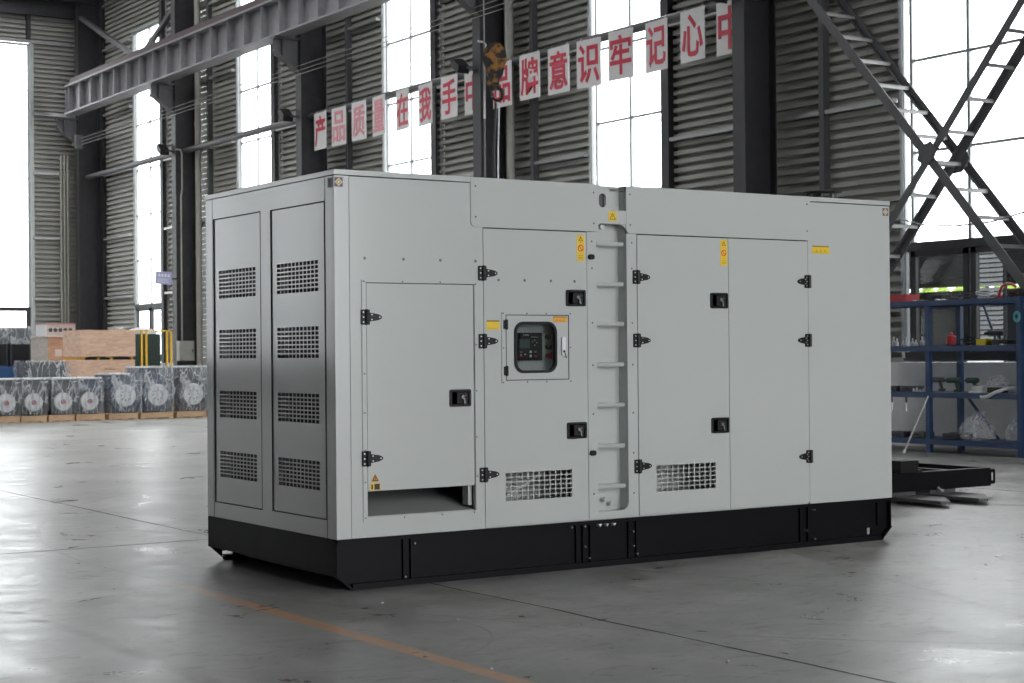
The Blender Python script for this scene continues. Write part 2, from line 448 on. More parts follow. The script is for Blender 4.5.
# side wall cladding with window openings and a thin light gap beside each window post
b = MB((WX, 7, 0)); y = RY
louv = MB((WX, 32, 0))
edges = []
for (w0, w1) in WINS:
    edges.append((y, w0 - (.235 if w0 > 19 else .18))); y = w1 + .06
edges.append((y, EY))
for a0, a1 in edges:
    if a0 < 31.75 < a1:
        corrugated(b, 'x', WX - .05, a0, 31.8, WZ0 - .06, ROOF)
        corrugated(b, 'x', WX - .05, 32.95, a1, WZ0 - .06, ROOF)
        continue
    corrugated(b, 'x', WX - .05, a0, a1, WZ0 - .06, ROOF)
for (w0, w1) in WINS:
    corrugated(b, 'x', WX - .05, w0 - .2, w1 + .06, WZ1 + .05, ROOF)
    z = WZ0 if w0 > 19 else 99
    while z < ROOF - .1:                                   # sheet ribs crossing the light gap
        b.box(WX - .05, WX - .02, w0 - .29, w0 - .19, z, z + .085); z += .14
struct(b.done('wall_right', 'clad'))
z = WZ0 - .05
while z < ROOF - .1:                                       # open louvre blades beside the fourth column
    louv.bar((WX - .03, 31.8, z + .05), (WX - .03, 32.95, z + .05), .012, .138, up=(.10, 0, 1)); z += .14
louv.box(WX + .03, WX + .05, 31.5, 32.0, WZ0 - .06, ROOF - .1)  # added plate behind the stud, blocks daylight at the open sheet ends
struct(louv.done('wall_louvre', 'clad'))
b = MB((WX, 40, 0)); b.box(12.83, WX - .06, 39.63, EY - .05, 0, ROOF - .3); struct(b.done('wall_corner_post', 'steel'))
# masonry plinth
b = MB((WX, 7, 0)); b.box(WX - .12, WX + .1, RY, EY + .1, 0, 1.14); struct(b.done('wall_plinth_right', 'plaster'))
b = MB((0, EY, 0)); b.box(LX, WX - .13, EY - .07, EY + .15, 0, 1.14); struct(b.done('wall_plinth_end', 'plaster'))

def window(n, axis, p, a0, a1, s=1):
    """tall window in a cladding opening; a1 side carries the pale trim; axis = wall normal"""
    def bx(mb, a, bb, z0, z1, t0, t1):
        (mb.box(t0, t1, a, bb, z0, z1) if axis == 'x' else mb.box(a, bb, t0, t1, z0, z1))
    org = (p, (a0 + a1) / 2, 0) if axis == 'x' else ((a0 + a1) / 2, p, 0)
    b = MB(org); mid = a1 - 1.14 if n == 2 else a1 - .12 - (a1 - a0 - .12) / 2
    bx(b, a1 - .16, a1 - .11, WZ0, WZ1, p - .04, p + .02)          # main frame post by the narrow light
    bx(b, a1 - .012, a1 + .0, WZ0, WZ1, p - .05, p + .02)
    bx(b, mid - .025, mid + .025, WZ0, WZ1, p - .035, p + .015)
    bx(b, a0, a0 + .04, WZ0, WZ1, p - .04, p + .02)
    for z in MULL[1:]: bx(b, a0, a1 - .1, z - .018, z + .018, p - .03, p + .012)
    bx(b, a0, a1, WZ1 - .04, WZ1 + .02, p - .05, p + .02)
    f = struct(b.done('window_%d' % n, 'frame'))
    def sub(mb, nm, m):
        q = mb.done(nm, m, f); q.location = Vector((0, 0, 0)); return q
    b = MB(org); bx(b, a0, a1, 2.66, 2.78, p - .06, p + .03)       # heavy transom and dark lower sashes
    bx(b, a0, a1, 1.16, 1.28, p - .06, p + .03)
    for u, v in ((a0, mid - .02), (mid + .02, a1 - .1)):
        for c, d in ((u, u + .09), (v - .09, v)): bx(b, c, d, 1.28, 2.66, p - .05, p + .02)
        bx(b, u, v, 2.58, 2.66, p - .05, p + .02); bx(b, u, v, 1.28, 1.36, p - .05, p + .02)
        
    sub(b, 'lower_sash', M['steel'])
    b = MB(org); bx(b, a0, a1, 2.72, WZ1, p - .004, p + .002); sub(b, 'upper_glass', M['glass'])
    b = MB(org); bx(b, a0, a1, 1.28, 2.66, p - .004, p + .002); sub(b, 'lower_glass', M['dglass'] if n < 4 else M['glass'])
    b = MB(org); bx(b, a1, a1 + (.06 if n < 4 else .03), WZ0, WZ1 + .1, p - .07, p - .03); bx(b, a0 - .2, a1 + .06, WZ1 + .01, WZ1 + .08, p - .09, p - .03)
    sub(b, 'pale_trim', M['trim'])
    b = MB(org); bx(b, a0 - .2, a0 - .005, 1.14, ROOF - .3, p - .16, p + .08); sub(b, 'dark_post', M['steel'])
    return f
for k, (w0, w1) in enumerate(WINS): window(k + 1, 'x', WX, w0, w1)

# end wall
EW = [(-20.8, -18.6), (-17.6, -15.4), (1.35, 3.55), (8.82, 10.97)]
b = MB((0, EY, 0)); x = LX
for w0, w1 in EW:
    corrugated(b, 'y', EY - .03, x, w0 - .12, WZ0 - .06, ROOF); x = w1 + .09
    corrugated(b, 'y', EY - .03, w0 - .12, w1 + .09, WZ1 + .05, ROOF)
corrugated(b, 'y', EY - .03, x, WX - .06, WZ0 - .06, ROOF)
struct(b.done('wall_end', 'clad'))
def endwindow(n, w0, w1):
    p = EY
    b = MB(((w0 + w1) / 2, p, 0))
    for a in (w0, (w0 + w1) / 2 - .02, w1 - .05): b.box(a, a + .05, p - .04, p + .02, WZ0, WZ1)
    for z in MULL[1:]: b.box(w0, w1, p - .03, p + .01, z - .012, z + .012)
    b.box(w0, w1, p - .05, p + .02, WZ1 - .03, WZ1 + .03)
    f = struct(b.done('window_%d' % n, 'frame'))
    b = MB(((w0 + w1) / 2, p, 0)); b.box(w0, w1, p - .06, p + .03, 2.66, 2.78); b.box(w0, w1, p - .06, p + .03, 1.16, 1.28)
    b.box(w0, w0 + .07, p - .05, p + .02, 1.28, 2.66); b.box(w1 - .12, w1, p - .05, p + .02, 1.28, 2.66)
    b.done('lower_sash', 'steel', f)
    b = MB(((w0 + w1) / 2, p, 0)); b.box(w0, w1, p - .003, p + .003, 1.28, WZ1); b.done('glass', 'glass', f)
    b = MB(((w0 + w1) / 2, p, 0)); b.box(w1, w1 + .12, p - .09, p - .03, WZ0 - .05, WZ1 + .08); b.box(w0 - .12, w0, p - .09, p - .03, WZ0 - .05, WZ1 + .08)
    b.done('pale_trim', 'trim', f)
for k, (w0, w1) in enumerate(EW): endwindow(k + 7, w0, w1)

# roof: dark sheet with skylight strips, eaves beams
holes = [(x0, x0 + 1.35, y0, y0 + 6.2) for x0 in (-2.2, 1.6, 5.4, 9.2) for y0 in (11.2, 18.6, 26.0, 33.4)]
b = MB((LX, 7, 0)); corrugated(b, 'x', LX + .05, RY, EY, 0, ROOF, pitch=.28, sgn=-1); struct(b.done('wall_left', 'roof'))
b = MB((0, RY, 6)); b.plate('y', RY - .2, RY, LX, WX + .3, 0, ROOF, [(-2.5, 9.5, -.1, 8.0)]); struct(b.done('wall_back', 'roof'))
b = MB().plate('z', ROOF, ROOF + .12, LX, WX + .4, RY, EY + .4, holes); struct(b.done('ceiling', 'roof'))
b = MB((0, 0, ROOF))
for hx0, hx1, hy0, hy1 in holes: b.box(hx0, hx1, hy0, hy1, ROOF + .13, ROOF + .14)
struct(b.done('ceiling_skylight_glazing', 'glass'))
b = MB((0, 0, 11.6))
for y0 in COLS_ALL + [-11.5, -18.9, -26.3]:
    b.box(LX, WX - .2, y0 + .08, y0 + .2, 11.75, ROOF - .02); b.box(LX, WX - .2, y0, y0 + .28, 11.72, 11.76)
b.box(LX, WX - .1, EY - .3, EY - .14, 11.3, 12.2); 
struct(b.done('ceiling_rafter', 'steel'))

# studs and girts on the walls
b = MB((WX, 9, 0))
for s in (9.5, 17.0, 24.2, 31.78, 2.2): b.box(WX - .17, WX - .052, s, s + .10, 1.14, ROOF - .1)
struct(b.done('wall_stud', 'steel2'))
b = MB((WX, 9, 3))
for a0, a1 in edges:
    a0, a1 = max(a0, -6) + .04, min(a1, EY - .1)
    for z in (3.02, 4.76, 6.62, 8.4, 10.3, 11.6):
        b.box(WX - .15, WX - .052, a0, a1, z - .03, z + .03)
struct(b.done('wall_girt', 'girt'))
b = MB((8, EY, 3))
for z in (3.02, 4.8, 6.7): b.box(11.05, 12.15, EY - .14, EY - .04, z - .035, z + .035)
for z in (8.45, 10.55): b.box(LX + 1, 12.15, EY - .12, EY - .04, z - .05, z + .05) if z > 10.5 else b.box(11.05, 12.15, EY - .12, EY - .04, z - .05, z + .05)
struct(b.done('wall_end_girt', 'girt'))
b = MB((10.9, EY, 11)); b.box(10.88, 11.0, EY - .15, EY - .035, 10.6, 12.3); struct(b.done('wall_end_stud', 'steel'))

# columns (H section) with crane-beam brackets
def column(y, first=[None]):
    if first[0] is None:
        t = thing('steel_column', '', 'column', (12.2, y, 0), 'steel columns along the window wall')
        b = MB((12.2, y, 0))
        b.box(12.2, 12.225, y, y + .27, 0, ROOF - .3); b.box(12.80, 12.825, y, y + .27, 1.15, ROOF - .3); b.box(12.80, 12.825, y, y + .27, 0, 1.15)
        b.box(12.225, 12.8, y + .125, y + .145, 0, ROOF - .3)
        b.done('shaft', 'steel', t)
        b = MB((12.2, y, 0)); b.box(12.1, 12.84, y - .08, y + .35, 0, .03); b.done('base_plate', 'steel', t)
        b = MB((12.2, y, 0))
        b.prism([(11.6, 8.28), (12.2, 8.28), (12.2, 7.55), (11.6, 8.0)], 'y', y + .12, y + .15)
        b.box(11.58, 12.2, y + .02, y + .25, 8.26, 8.30)
        b.bar((11.6, y + .135, 7.99), (12.2, y + .135, 7.54), .22, .02)
        b.box(11.78, 11.8, y + .03, y + .24, 7.87, 8.27)
        b.done('bracket', 'steel2', t)
        first[0] = t
        return t
    return dup(first[0], (12.2, y, 0))
names = ['steel column with crane bracket, standing nearest the generator behind its back right half',
         'steel column behind the hanging hook block and the word banner',
         'steel column rising behind the generator corner, bracket under the crane beam, first banner card on it',
         'steel column holding the grey electrical cabinet beside the pale downpipe',
         'dark steel column in the far hall corner under the end of the crane beam']
for y, l in zip(COLS, names):
    c = column(y); c['label'] = l
c = column(3.15); c['label'] = 'steel column near the right side of the tall window, foot of the cross bracing'
c = column(-4.15); c['label'] = 'steel column by the first tall window, far to the right of the rack'

# crane runway beam
t = thing('crane_beam', 'long dark grey steel crane runway beam with upright stiffeners high along the wall', 'beam', (11.8, 22, 8.3))
O = (11.8, 22, 8.3)
b = MB(O); b.box(11.79, 11.81, 1, 39.3, 8.34, 9.10); b.box(11.6, 12.0, 1, 39.3, 8.30, 8.345); b.box(11.6, 12.0, 1, 39.3, 9.09, 9.135)
y = 39.0
while y > 1.2:
    b.box(11.62, 11.79, y, y + .02, 8.34, 9.09); y -= .93
b.box(11.62, 11.98, 39.28, 39.3, 8.34, 9.09)
b.done('girder', 'beam', t)
b = MB(O); b.box(11.74, 11.86, 1, 39.25, 9.14, 9.34); b.box(11.7, 11.9, 1, 39.25, 9.135, 9.155); lab(b.done('rail', 'rail', t), 'reddish brown crane rail')

# tie tubes between columns with floodlights at their near ends
for k, (y0, y1, l) in enumerate([(32.82, 39.98, 'grey tie tube across the farthest bay, below the end of the crane beam'),
                              (25.55, 32.66, 'grey tie tube between electrical cabinet column and the one behind the generator corner'),
                              (18.12, 25.4, 'grey tie tube carrying the first seven banner cards'),
                              (10.81, 17.96, 'grey tie tube carrying the banner cards right of the hook block'),
                              (3.43, 10.65, 'grey tie tube high behind the crossed ladders')]):
    b = MB((12.5, (y0 + y1) / 2, 6.6)); b.tube([(12.5, y0, 6.6), (12.5, y1, 6.6)], .075, 10)
    tag(b.done('tie_tube', 'steel2', smooth=True), l, 'pipe', 'tie tubes along the wall')
lamp = thing('floodlight', '', 'lamp', (12.02, COLS[0] + .42, 6.62), 'floodlights on the columns')
O = (12.02, COLS[0] + .42, 6.62); x, y, z = O
b = MB(O); b.prism([(y - .12, z - .14), (y + .10, z - .02), (y + .16, z + .10), (y + .08, z + .17), (y - .15, z + .0)], 'x', x - .12, x + .12); b.done('housing', 'blackp', lamp, bevel=.01)
b = MB(O); b.bar((x - .1, y + .135, z + .14), (x + .1, y + .135, z + .14), .012, .11, up=(0, -.8, .6)); b.done('lamp_face', 'lampface', lamp)
b = MB(O); b.bar((x, y - .05, z), (x + .2, y - .3, z - .05), .05, .05); b.done('mounting_arm', 'steel', lamp)
LL = ['black floodlight on the column nearest the crossed ladders', 'black floodlight beside the hook block', 'black floodlight just left of the first banner card',
      'black floodlight beside the narrow window above the electrical cabinet column']
lamp['label'] = LL[0]
for c, l in zip(COLS[1:4], LL[1:]): dup(lamp, (12.02, c + .42, 6.62), l)

# down pipes
for y0, x0, r, l in ((17.55, 12.70, .075, 'beige downpipe with a joint, beside the column at the hook block'), (32.2, 12.72, .08, 'beige downpipe beside the electrical cabinet column')):
    b = MB((x0, y0, 0)); b.tube([(x0, y0, 0), (x0, y0, 11.7)], r, 14)
    for z in (3.9, 7.2): b.tube([(x0, y0, z), (x0, y0, z + .12)], r + .012, 14)
    tag(b.done('downpipe', 'pipe', smooth=True), l, 'pipe', 'downpipes on the wall')
b = MB((11.95, EY - .2, 0))
for dx in (0, .1, .2): b.tube([(11.85 + dx, EY - .2, 0), (11.85 + dx, EY - .2, 7.27)], .032, 8)
tag(b.done('conduit_bundle', 'pipe', smooth=True), 'three thin pale conduits rising together up the end wall corner', 'pipe')
# trolley wires
for k, (z, l) in enumerate([(7.66, 'thin trolley wire along the columns, uppermost of three'), (7.56, 'thin trolley wire along the columns, middle of three'), (7.47, 'thin trolley wire along the columns, lowest of three')]):
    b = MB((12.1, 20, z)); b.tube([(12.1, 3, z), (12.1, 39.3, z)], .007, 6); tag(b.done('trolley_wire', 'girt'), l, 'wire', 'trolley wires along the columns')
b = MB((12.0, 39.3, 7.5))
b.box(11.92, 12.14, 39.3, 39.38, 7.35, 7.75); b.box(12.0, 12.05, 39.3, 39.9, 7.5, 7.56)
tag(b.done('wire_bracket', 'steel2'), 'small bracket holding the wire ends at the hall corner', 'bracket')

# cross bracing of the first bay: two laced ladders crossing
def brace(name, y0, z0, y1, z1, label, xa=12.24, xb=12.76, ww=.13, wb=.09, rung_t=None):
    t = thing(name, label, 'brace', (12.5, y0, z0), 'crossed ladder bracing'); O = (12.5, y0, z0)
    for nm, xx, w in (('side_rail', xa, ww), ('side_rail', xb, wb)):
        b = MB(O); d = Vector((0, y1 - y0, z1 - z0)).normalized(); nn = Vector((0, -d.z, d.y))
        b.bar((xx, y0, z0), (xx, y1, z1), .012, w, up=nn)
        s = 1 if xx == xa else -1
        b.bar((xx + s * .035, y0, z0), (xx + s * .035, y1, z1), .06, .012, up=nn) if False else b.bar(Vector((xx + s * .03, y0, z0)) + nn * (w / 2 - .006), Vector((xx + s * .03, y1, z1)) + nn * (w / 2 - .006), .06, .012, up=nn)
        b.done(nm, 'steel2', t)
    n = int(math.hypot(y1 - y0, z1 - z0) / .49)
    for i in range(n):
        f = (i + .6) / n; y = y0 + (y1 - y0) * f; z = z0 + (z1 - z0) * f
        b = MB(O); b.box(xa, xb, y - .03, y + .03, z - .006, z + .006); b.box(xa, xb, y - .03, y - .022, z - .045, z)
        b.done('rung', 'rungpaint', t)
    return t
brace('ladder_brace', 10.5, 7.806, 5.42, 2.086, 'steel ladder-shaped brace falling from behind the columns down to the rack end', xb=12.90, wb=.11)
t = brace('ladder_brace', 3.5, 7.79, 10.1, .17, 'steel ladder-shaped brace rising to the upper right across the tall window', ww=.11, wb=.125)
for xx, P, l in ((12.218, [(7.136, 3.794), (7.064, 3.969), (6.89, 4.016), (6.79, 3.888), (6.842, 3.79), (6.998, 3.689)], 'near steel gusset plate where the ladder braces cross'),
                 (12.78, [(7.114, 3.756), (6.957, 3.912), (6.82, 3.964), (6.738, 3.811), (6.875, 3.641), (7.03, 3.629)], 'far steel gusset plate where the ladder braces cross, nearer the glass')):
    b = MB((xx, 7, 3.85)); b.prism(P, 'x', xx - .006, xx + .006); tag(b.done('gusset_plate', 'steel2'), l, 'plate', 'gusset plates of the crossing')
b = MB((12.66, 7, 3)); b.tube([(12.66, 8.0, 3.13), (12.66, 7.5, 2.99), (12.66, 6.9, 2.93), (12.66, 6.3, 2.94), (12.66, 5.5, 3.07)], .012, 6)
tag(b.done('slack_cable', 'rope', smooth=True), 'thin slack cable sagging across the tall window behind the ladder braces', 'cable')
# far bay bracing
for p, q, l in (((12.3, 39.9, 11.27), (12.3, 34.6, 9.1), 'steel strut sloping down toward the window in the farthest bay'),
                ((12.62, 36.9, 9.15), (12.62, 32.9, 10.68), 'steel strut crossing the narrow window top above the crane beam')):
    b = MB(p); b.bar(p, q, .12, .12, up=(1, 0, 0)); tag(b.done('strut', 'steel2'), l, 'strut', 'struts of the farthest bay')

# ------------------------------------------------------------------ banner
TXT = '产品质量在我手中品牌意识牢记心中'
YS = [(v + 8.38) * .99405 - 8.38 for v in (24.85, 23.97, 23.06, 22.19, 21.2, 20.29, 19.38, 18.5, 17.5, 16.6, 15.7, 14.8, 13.9, 12.95, 12.04, 11.15)]
def text_mesh(ch, w, h, thick=.004, off=.017, size=1.0):
    cu = bpy.data.curves.new('lettering', 'FONT'); cu.body = ch; cu.size = 1; cu.offset = off; cu.extrude = thick; cu.resolution_u = 2
    o = bpy.data.objects.new('lettering', cu); COL.objects.link(o)
    me = bpy.data.meshes.new_from_object(o.evaluated_get(bpy.context.evaluated_depsgraph_get()))
    bpy.data.objects.remove(o); bpy.data.curves.remove(cu)
    xs = [v.co.x for v in me.vertices]; ys = [v.co.y for v in me.vertices]
    cx, cy = (min(xs) + max(xs)) / 2, (min(ys) + max(ys)) / 2
    sx, sy = w / (max(xs) - min(xs)), h / (max(ys) - min(ys))
    for v in me.vertices: v.co = Vector(((v.co.x - cx) * sx, (v.co.y - cy) * sy, v.co.z))
    me.name = 'lettering'
    return me
ORD = 'first second third fourth fifth sixth seventh eighth ninth tenth eleventh twelfth thirteenth fourteenth fifteenth sixteenth'.split()
for k, (ch, yy) in enumerate(zip(TXT, YS)):
    rz = random.uniform(-.10, .10) if k not in (7, 8, 15) else 0
    zc = 6.215 + random.uniform(-.02, .02)
    pink = k in (1, 2, 3)  # these cards take the paler pink ink
    t = thing('sign_card', 'white card with one %s character hanging from the wall tube, %s of the row' % ('pale pink' if pink else 'red', ORD[k]) , 'sign', (12.40, yy, zc), 'character cards of the wall banner', rz)
    b = MB(); b.box(-.004, .004, -.31, .31, -.405, .405); b.done('card', 'signwhite', t)
    me = text_mesh(ch, .53, .66)
    me.materials.append(M['signpink' if pink else 'signred'])
    o = bpy.data.objects.new('lettering', me); COL.objects.link(o); o.parent = t
    # text x runs toward -Y (left to right seen from the hall), text y up, facing -X
    o.matrix_local = Matrix(((0, 0, -1, -.0085), (-1, 0, 0, 0), (0, 1, 0, 0), (0, 0, 0, 1)))
    b = MB()
    for s in (-.22, .22): b.tube([(0, s, .40), (.035, s, .46)], .004, 5)
    b.done('hanging_string', 'white', t)

# ------------------------------------------------------------------ lavender sign, cabinet, conduit
O = (11.8, 32.3, 3.3)
t = thing('notice_board', 'small lavender notice board tilted on the column by the narrow window', 'sign', O)
t.rotation_euler = (0, math.radians(3), 0)
b = MB(); b.box(-.22, .22, -.01, .01, -.165, .165); b.done('board', 'lav', t)
b = MB()
for i in range(4): b.box(-.15 + i * .085, -.10 + i * .085, -.013, -.0105, .03, .10)
for i in range(3): b.box(-.17, .14, -.013, -.0105, -.04 - i * .04, -.028 - i * .04)
b.done('print', 'white', t)
b = MB(); b.box(.2, .42, .0, .02, -.02, .02); b.done('mounting_arm', 'steel', t)
O = (12.38, 32.43, 1.45)
t = thing('electrical_cabinet', 'grey wall cabinet mounted on the dark column beside the beige downpipe', 'cabinet', O)
b = MB(O); b.box(12.18, 12.58, 32.21, 32.42, 1.19, 1.70); b.done('housing', 'cab', t, bevel=.008)
b = MB(O); b.box(12.2, 12.56, 32.192, 32.209, 1.21, 1.68); d = b.done('door', 'cab', t)
b = MB(O); b.box(12.51, 12.53, 32.17, 32.191, 1.42, 1.48); b.done('handle', 'blackp', d)
b = MB((12.3, 32.3, 3)); b.tube([(12.18, 32.38, 6.6), (12.3, 32.36, 6.6), (12.34, 32.36, 6.5), (12.34, 32.36, 5.6), (12.31, 32.36, 5.4), (12.31, 32.36, 1.71)], .02, 8)
tag(b.done('cable_conduit', 'pipe', smooth=True), 'thin pale conduit bending down the column into the electrical cabinet', 'pipe')

# ------------------------------------------------------------------ outside
b = MB((60, 20, 0)); b.plate('z', -.35, -.25, WX + .5, 140, -80, 140); b.plate('z', -.35, -.25, -80, WX + .5, EY + .5, 140); struct(b.done('ground_outside', 'outground'))
t = thing('garden_shed', 'dark grey outbuilding seen through the lower panes of the right window', 'shed', (17.6, 12, -.3))
O = (17.6, 12, -.3)
b = MB(O); b.box(17.2, 19, 5, 16, -.25, 2.28); b.done('wall', 'shed', t)
b = MB(O); b.box(16.6, 19.2, 4.8, 16.5, 2.44, 3.02); b.done('canopy', 'shed', t)
t = thing('louvred_screen', 'pale slatted screen outside, seen through the right lower pane', 'screen', (16.5, 9.8, -.3)); O = (16.5, 9.8, -.3)
b = MB(O)
for i in range(26): b.bar((16.5, 9.40, 1.05 + i * .075), (16.5, 10.12, 1.05 + i * .075), .012, .055, up=(.3, 0, 1))
b.done('slat_panel', 'pale', t)
b = MB(O)
for y0 in (9.38, 9.74, 10.12): b.box(16.52, 16.56, y0 - .02, y0 + .02, -.25, 3.0)
b.done('post', 'steel2', t)
b = MB((24, 12, -.3))
for i in range(60):
    y0 = -2 + i * .42; b.lathe([(.02, 0), (.38, .3), (.42, 1.2), (.3, 2.5 + random.random() * .3), (.03, 3.0)], (24 + random.uniform(-.2, .2), y0, -.25), 'z', 7)
o = b.done('hedge', 'hedge'); tag(o, 'bright yellow green hedge line beyond the outbuilding', 'hedge'); o['kind'] = 'stuff'
# ================================================================== THE GENERATOR SET
G = thing('generator_set', 'large light grey enclosed generator on a black skid base in mid floor', 'generator', (0, 0, 0))
L_, W_, H_ = 4.33, 1.80, 2.35
ZB = .287
# --- skid base
b = MB()
for y0, y1, yf in ((.03, .045, 0), (1.755, 1.77, 1.8)):
    b.plate('y', y0, y1, .19, 4.19, .0, ZB, [(4.115, 4.155, .042, .088)] if y0 < 1 else [])
    if y0 < 1: b.prism([(.0, ZB), (.19, ZB), (.19, 0), (.10, 0), (0, .09)], 'y', y0, y1)
    else:
        for P in ([(0, ZB), (.19, ZB), (.19, .060), (.033, .060), (0, .09)], [(.074, .024), (.19, .024), (.19, 0), (.10, 0)], [(.154, .060), (.19, .060), (.19, .024), (.154, .024)], [(.033, .060), (.078, .060), (.078, .024), (.074, .024)]): b.prism(P, 'y', y0, y1)
    b.prism([(4.19, ZB), (4.32, ZB), (4.32, .09), (4.22, 0), (4.19, 0)], 'y', y0, y1)
    ya, yb = min(yf, y0), max(yf, y1)
    b.box(.1, 4.22, ya, yb, 0, .035)
    b.box(.0, 4.32, ya, yb, ZB - .022, ZB)
b.bar((0.0, .022, .09), (.1, .022, .0), .05, .012, up=(1, 0, .8)); b.bar((4.32, .022, .09), (4.22, .022, 0), .05, .012, up=(-1, 0, .8))
b.box(0.0, .012, 0.0, 1.8, .09, ZB); b.box(4.308, 4.32, .0, 1.8, .09, ZB)
for x in (.2, 1.3, 2.6, 3.8): b.box(x, x + .1, .05, 1.75, .02, .2)
base = b.done('skid_base', 'black', G)
for x in (.43, .48, 1.64, 1.69, 1.745, 2.04, 2.10, 3.48, 3.55, 4.2):
    b = MB(); b.box(x, x + .012, .014, .0295, .036 if x < 4 else .1, ZB - .023); b.done('stiffener', 'black', base)
b = MB()
for x, z in ((.437, .05), (.50, .235), (1.60, .255), (1.73, .06), (2.1, .06), (3.53, .11), (3.60, .245), (3.60, .05), (1.70, .255), (1.70, .13), (2.07, .11), (2.07, .2)): b.tube([(x, .0, z), (x, -.006, z)] if z > 1 else [(x, .03, z), (x, -.002, z)], .006, 6)
b.done('bolt', 'rope', base)
b = MB()
for i in range(3): b.prism([(1.80 + i * .055, .262), (1.825 + i * .055, .262), (1.8125 + i * .055, .245)], 'y', -.001, .0285)
lab(b.done('lifting_mark', 'white', base), 'three small white triangle marks')

# --- inner body: hollow box with holes behind the vents, recess and control window
b = MB()
VA = (1.123, 1.603, .442, .608); VB = (2.255, 2.738, .437, .602)
OPN = (.20, .908, .405, .545); REC = (1.792, 2.042, .320, 2.35); CTW = (1.20, 1.55, 1.185, 1.515)
b.plate('y', .030, .036, .012, L_ - .012, ZB, 2.31, [VA, VB, OPN, REC, CTW])
b.done('inner_liner', 'gap', G)
b = MB()
b.plate('y', W_ - .02, W_, 0, L_, ZB + .002, 2.318)                        # far side
b.plate('x', L_ - .02, L_, .0232, W_ - .021, ZB + .002, 2.318)                        # right end
b.plate('z', ZB, ZB + .01, .02, L_ - .02, .02, W_ - .02)
b.done('rear_panel', 'paint', G)
# roof
b = MB(); b.plate('z', 2.322, 2.352, -.004, L_ + .004, -.004, W_ + .004, [(1.815, 2.03, -.1, .07)]); b.done('roof', 'paint', G, bevel=.002)
# --- near end face (X = 0)
PL = (.968, 1.682, .384, 2.19); PR = (.118, .830, .389, 2.185)
b = MB(); b.plate('x', 0, .022, .0232, W_ - .021, ZB + .002, 2.318, [PL, PR])
endf = b.done('end_frame', 'paint', G)
VZ = [(.553, .713), (.928, 1.096), (1.300, 1.480), (1.680, 1.856)]
VZ = [(.55, .714), (.928, 1.096), (1.301, 1.481), (1.68, 1.857)]
for nm, P_, (va, vb), s in (('end_panel', PL, (1.055, 1.606), 0), ('end_panel', PR, (.213, .753), 1)):
    hs = [(va, vb, z0, z1) for z0, z1 in VZ]
    b = MB(); b.plate('x', .005, .010, P_[0] + .007, P_[1] - .007, P_[2] + .006, P_[3] - .007, hs)
    for h in hs: b.lattice('x', .005, .0078, *h, 11, 7, .008)
    p = b.done(nm, 'paint', G)
    b = MB(); b.ring([(P_[0], P_[2]), (P_[1], P_[2]), (P_[1], P_[3]), (P_[0], P_[3])], [(P_[0] + .007, P_[2] + .005), (P_[1] - .007, P_[2] + .005), (P_[1] - .007, P_[3] - .006), (P_[0] + .007, P_[3] - .006)], 'x', -.001, .004); b.done('panel_gap_shade', 'gap', p)  # dark ring painted in for the shaded gap around the panel
    b = MB()
    for (z0, z1) in VZ: b.plate('x', .10, .11, va - .05, vb + .05, z0 - .04, z1 + .04)
    b.done('vent_baffle', 'dark_in', p)
b = MB()
for y0 in (.112, 1.694): b.box(-.0015, 0, y0 - .001, y0 + .001, ZB, 2.318)
b.done('end_seam', 'gap', endf)
# rear side hinges showing past the left edge
b = MB()
for z in (2.13, 1.83, 1.32): b.box(.01, .05, W_, W_ + .025, z - .035, z + .035)
lab(b.done('rear_hinge', 'blackp', G), 'black hinges on the far side edge')

# --- near side skin (Y = 0), sheet y 0..0.022
def skin(name, x0, x1, z0, z1, holes=(), y0=0.0, y1=.022, m='paint', parent=None, bevel=0, lat=None):
    b = MB(); b.plate('y', y0, y1, x0, x1, z0, z1, holes)
    for l in (lat or ()): b.lattice('y', y0 + .001, y0 + .004, *l)
    return b.done(name, m, parent or G, bevel=bevel)
skin('corner_panel', 0, .0915, ZB + .002, 2.318)
skin('side_panel', .0945, .976, ZB + .002, 2.318, [(.195, .91, .40, 1.723)])
b = MB()
skin('side_panel', 1.7305, 2.112, ZB + .01, 2.056, [(1.80, 2.034, .337, 2.2)])
skin('side_panel', 3.560, L_, ZB + .002, 2.318)
# raised upper bands with rounded lower corners
def band(x0, x1, z0, z1, rl, rr):
    P = [(x1, z1), (x0, z1)]
    for r, cx, a0 in ((rl, x0, 180), (rr, x1, 270)):
        if r:
            c = (x0 + r, z0 + r) if a0 == 180 else (x1 - r, z0 + r)
            P += [(c[0] + r * math.cos(math.radians(a0 + t)), c[1] + r * math.sin(math.radians(a0 + t))) for t in (0, 22, 45, 68, 90)]
        else: P.append((cx, z0))
    b = MB(); b.prism(P, 'y', -.007, .018); return b.done('upper_panel', 'paint', G)
band(.892, 1.815, 2.060, 2.349, .03, 0)
band(2.03, 3.578, 2.057, 2.349, .03, 0)
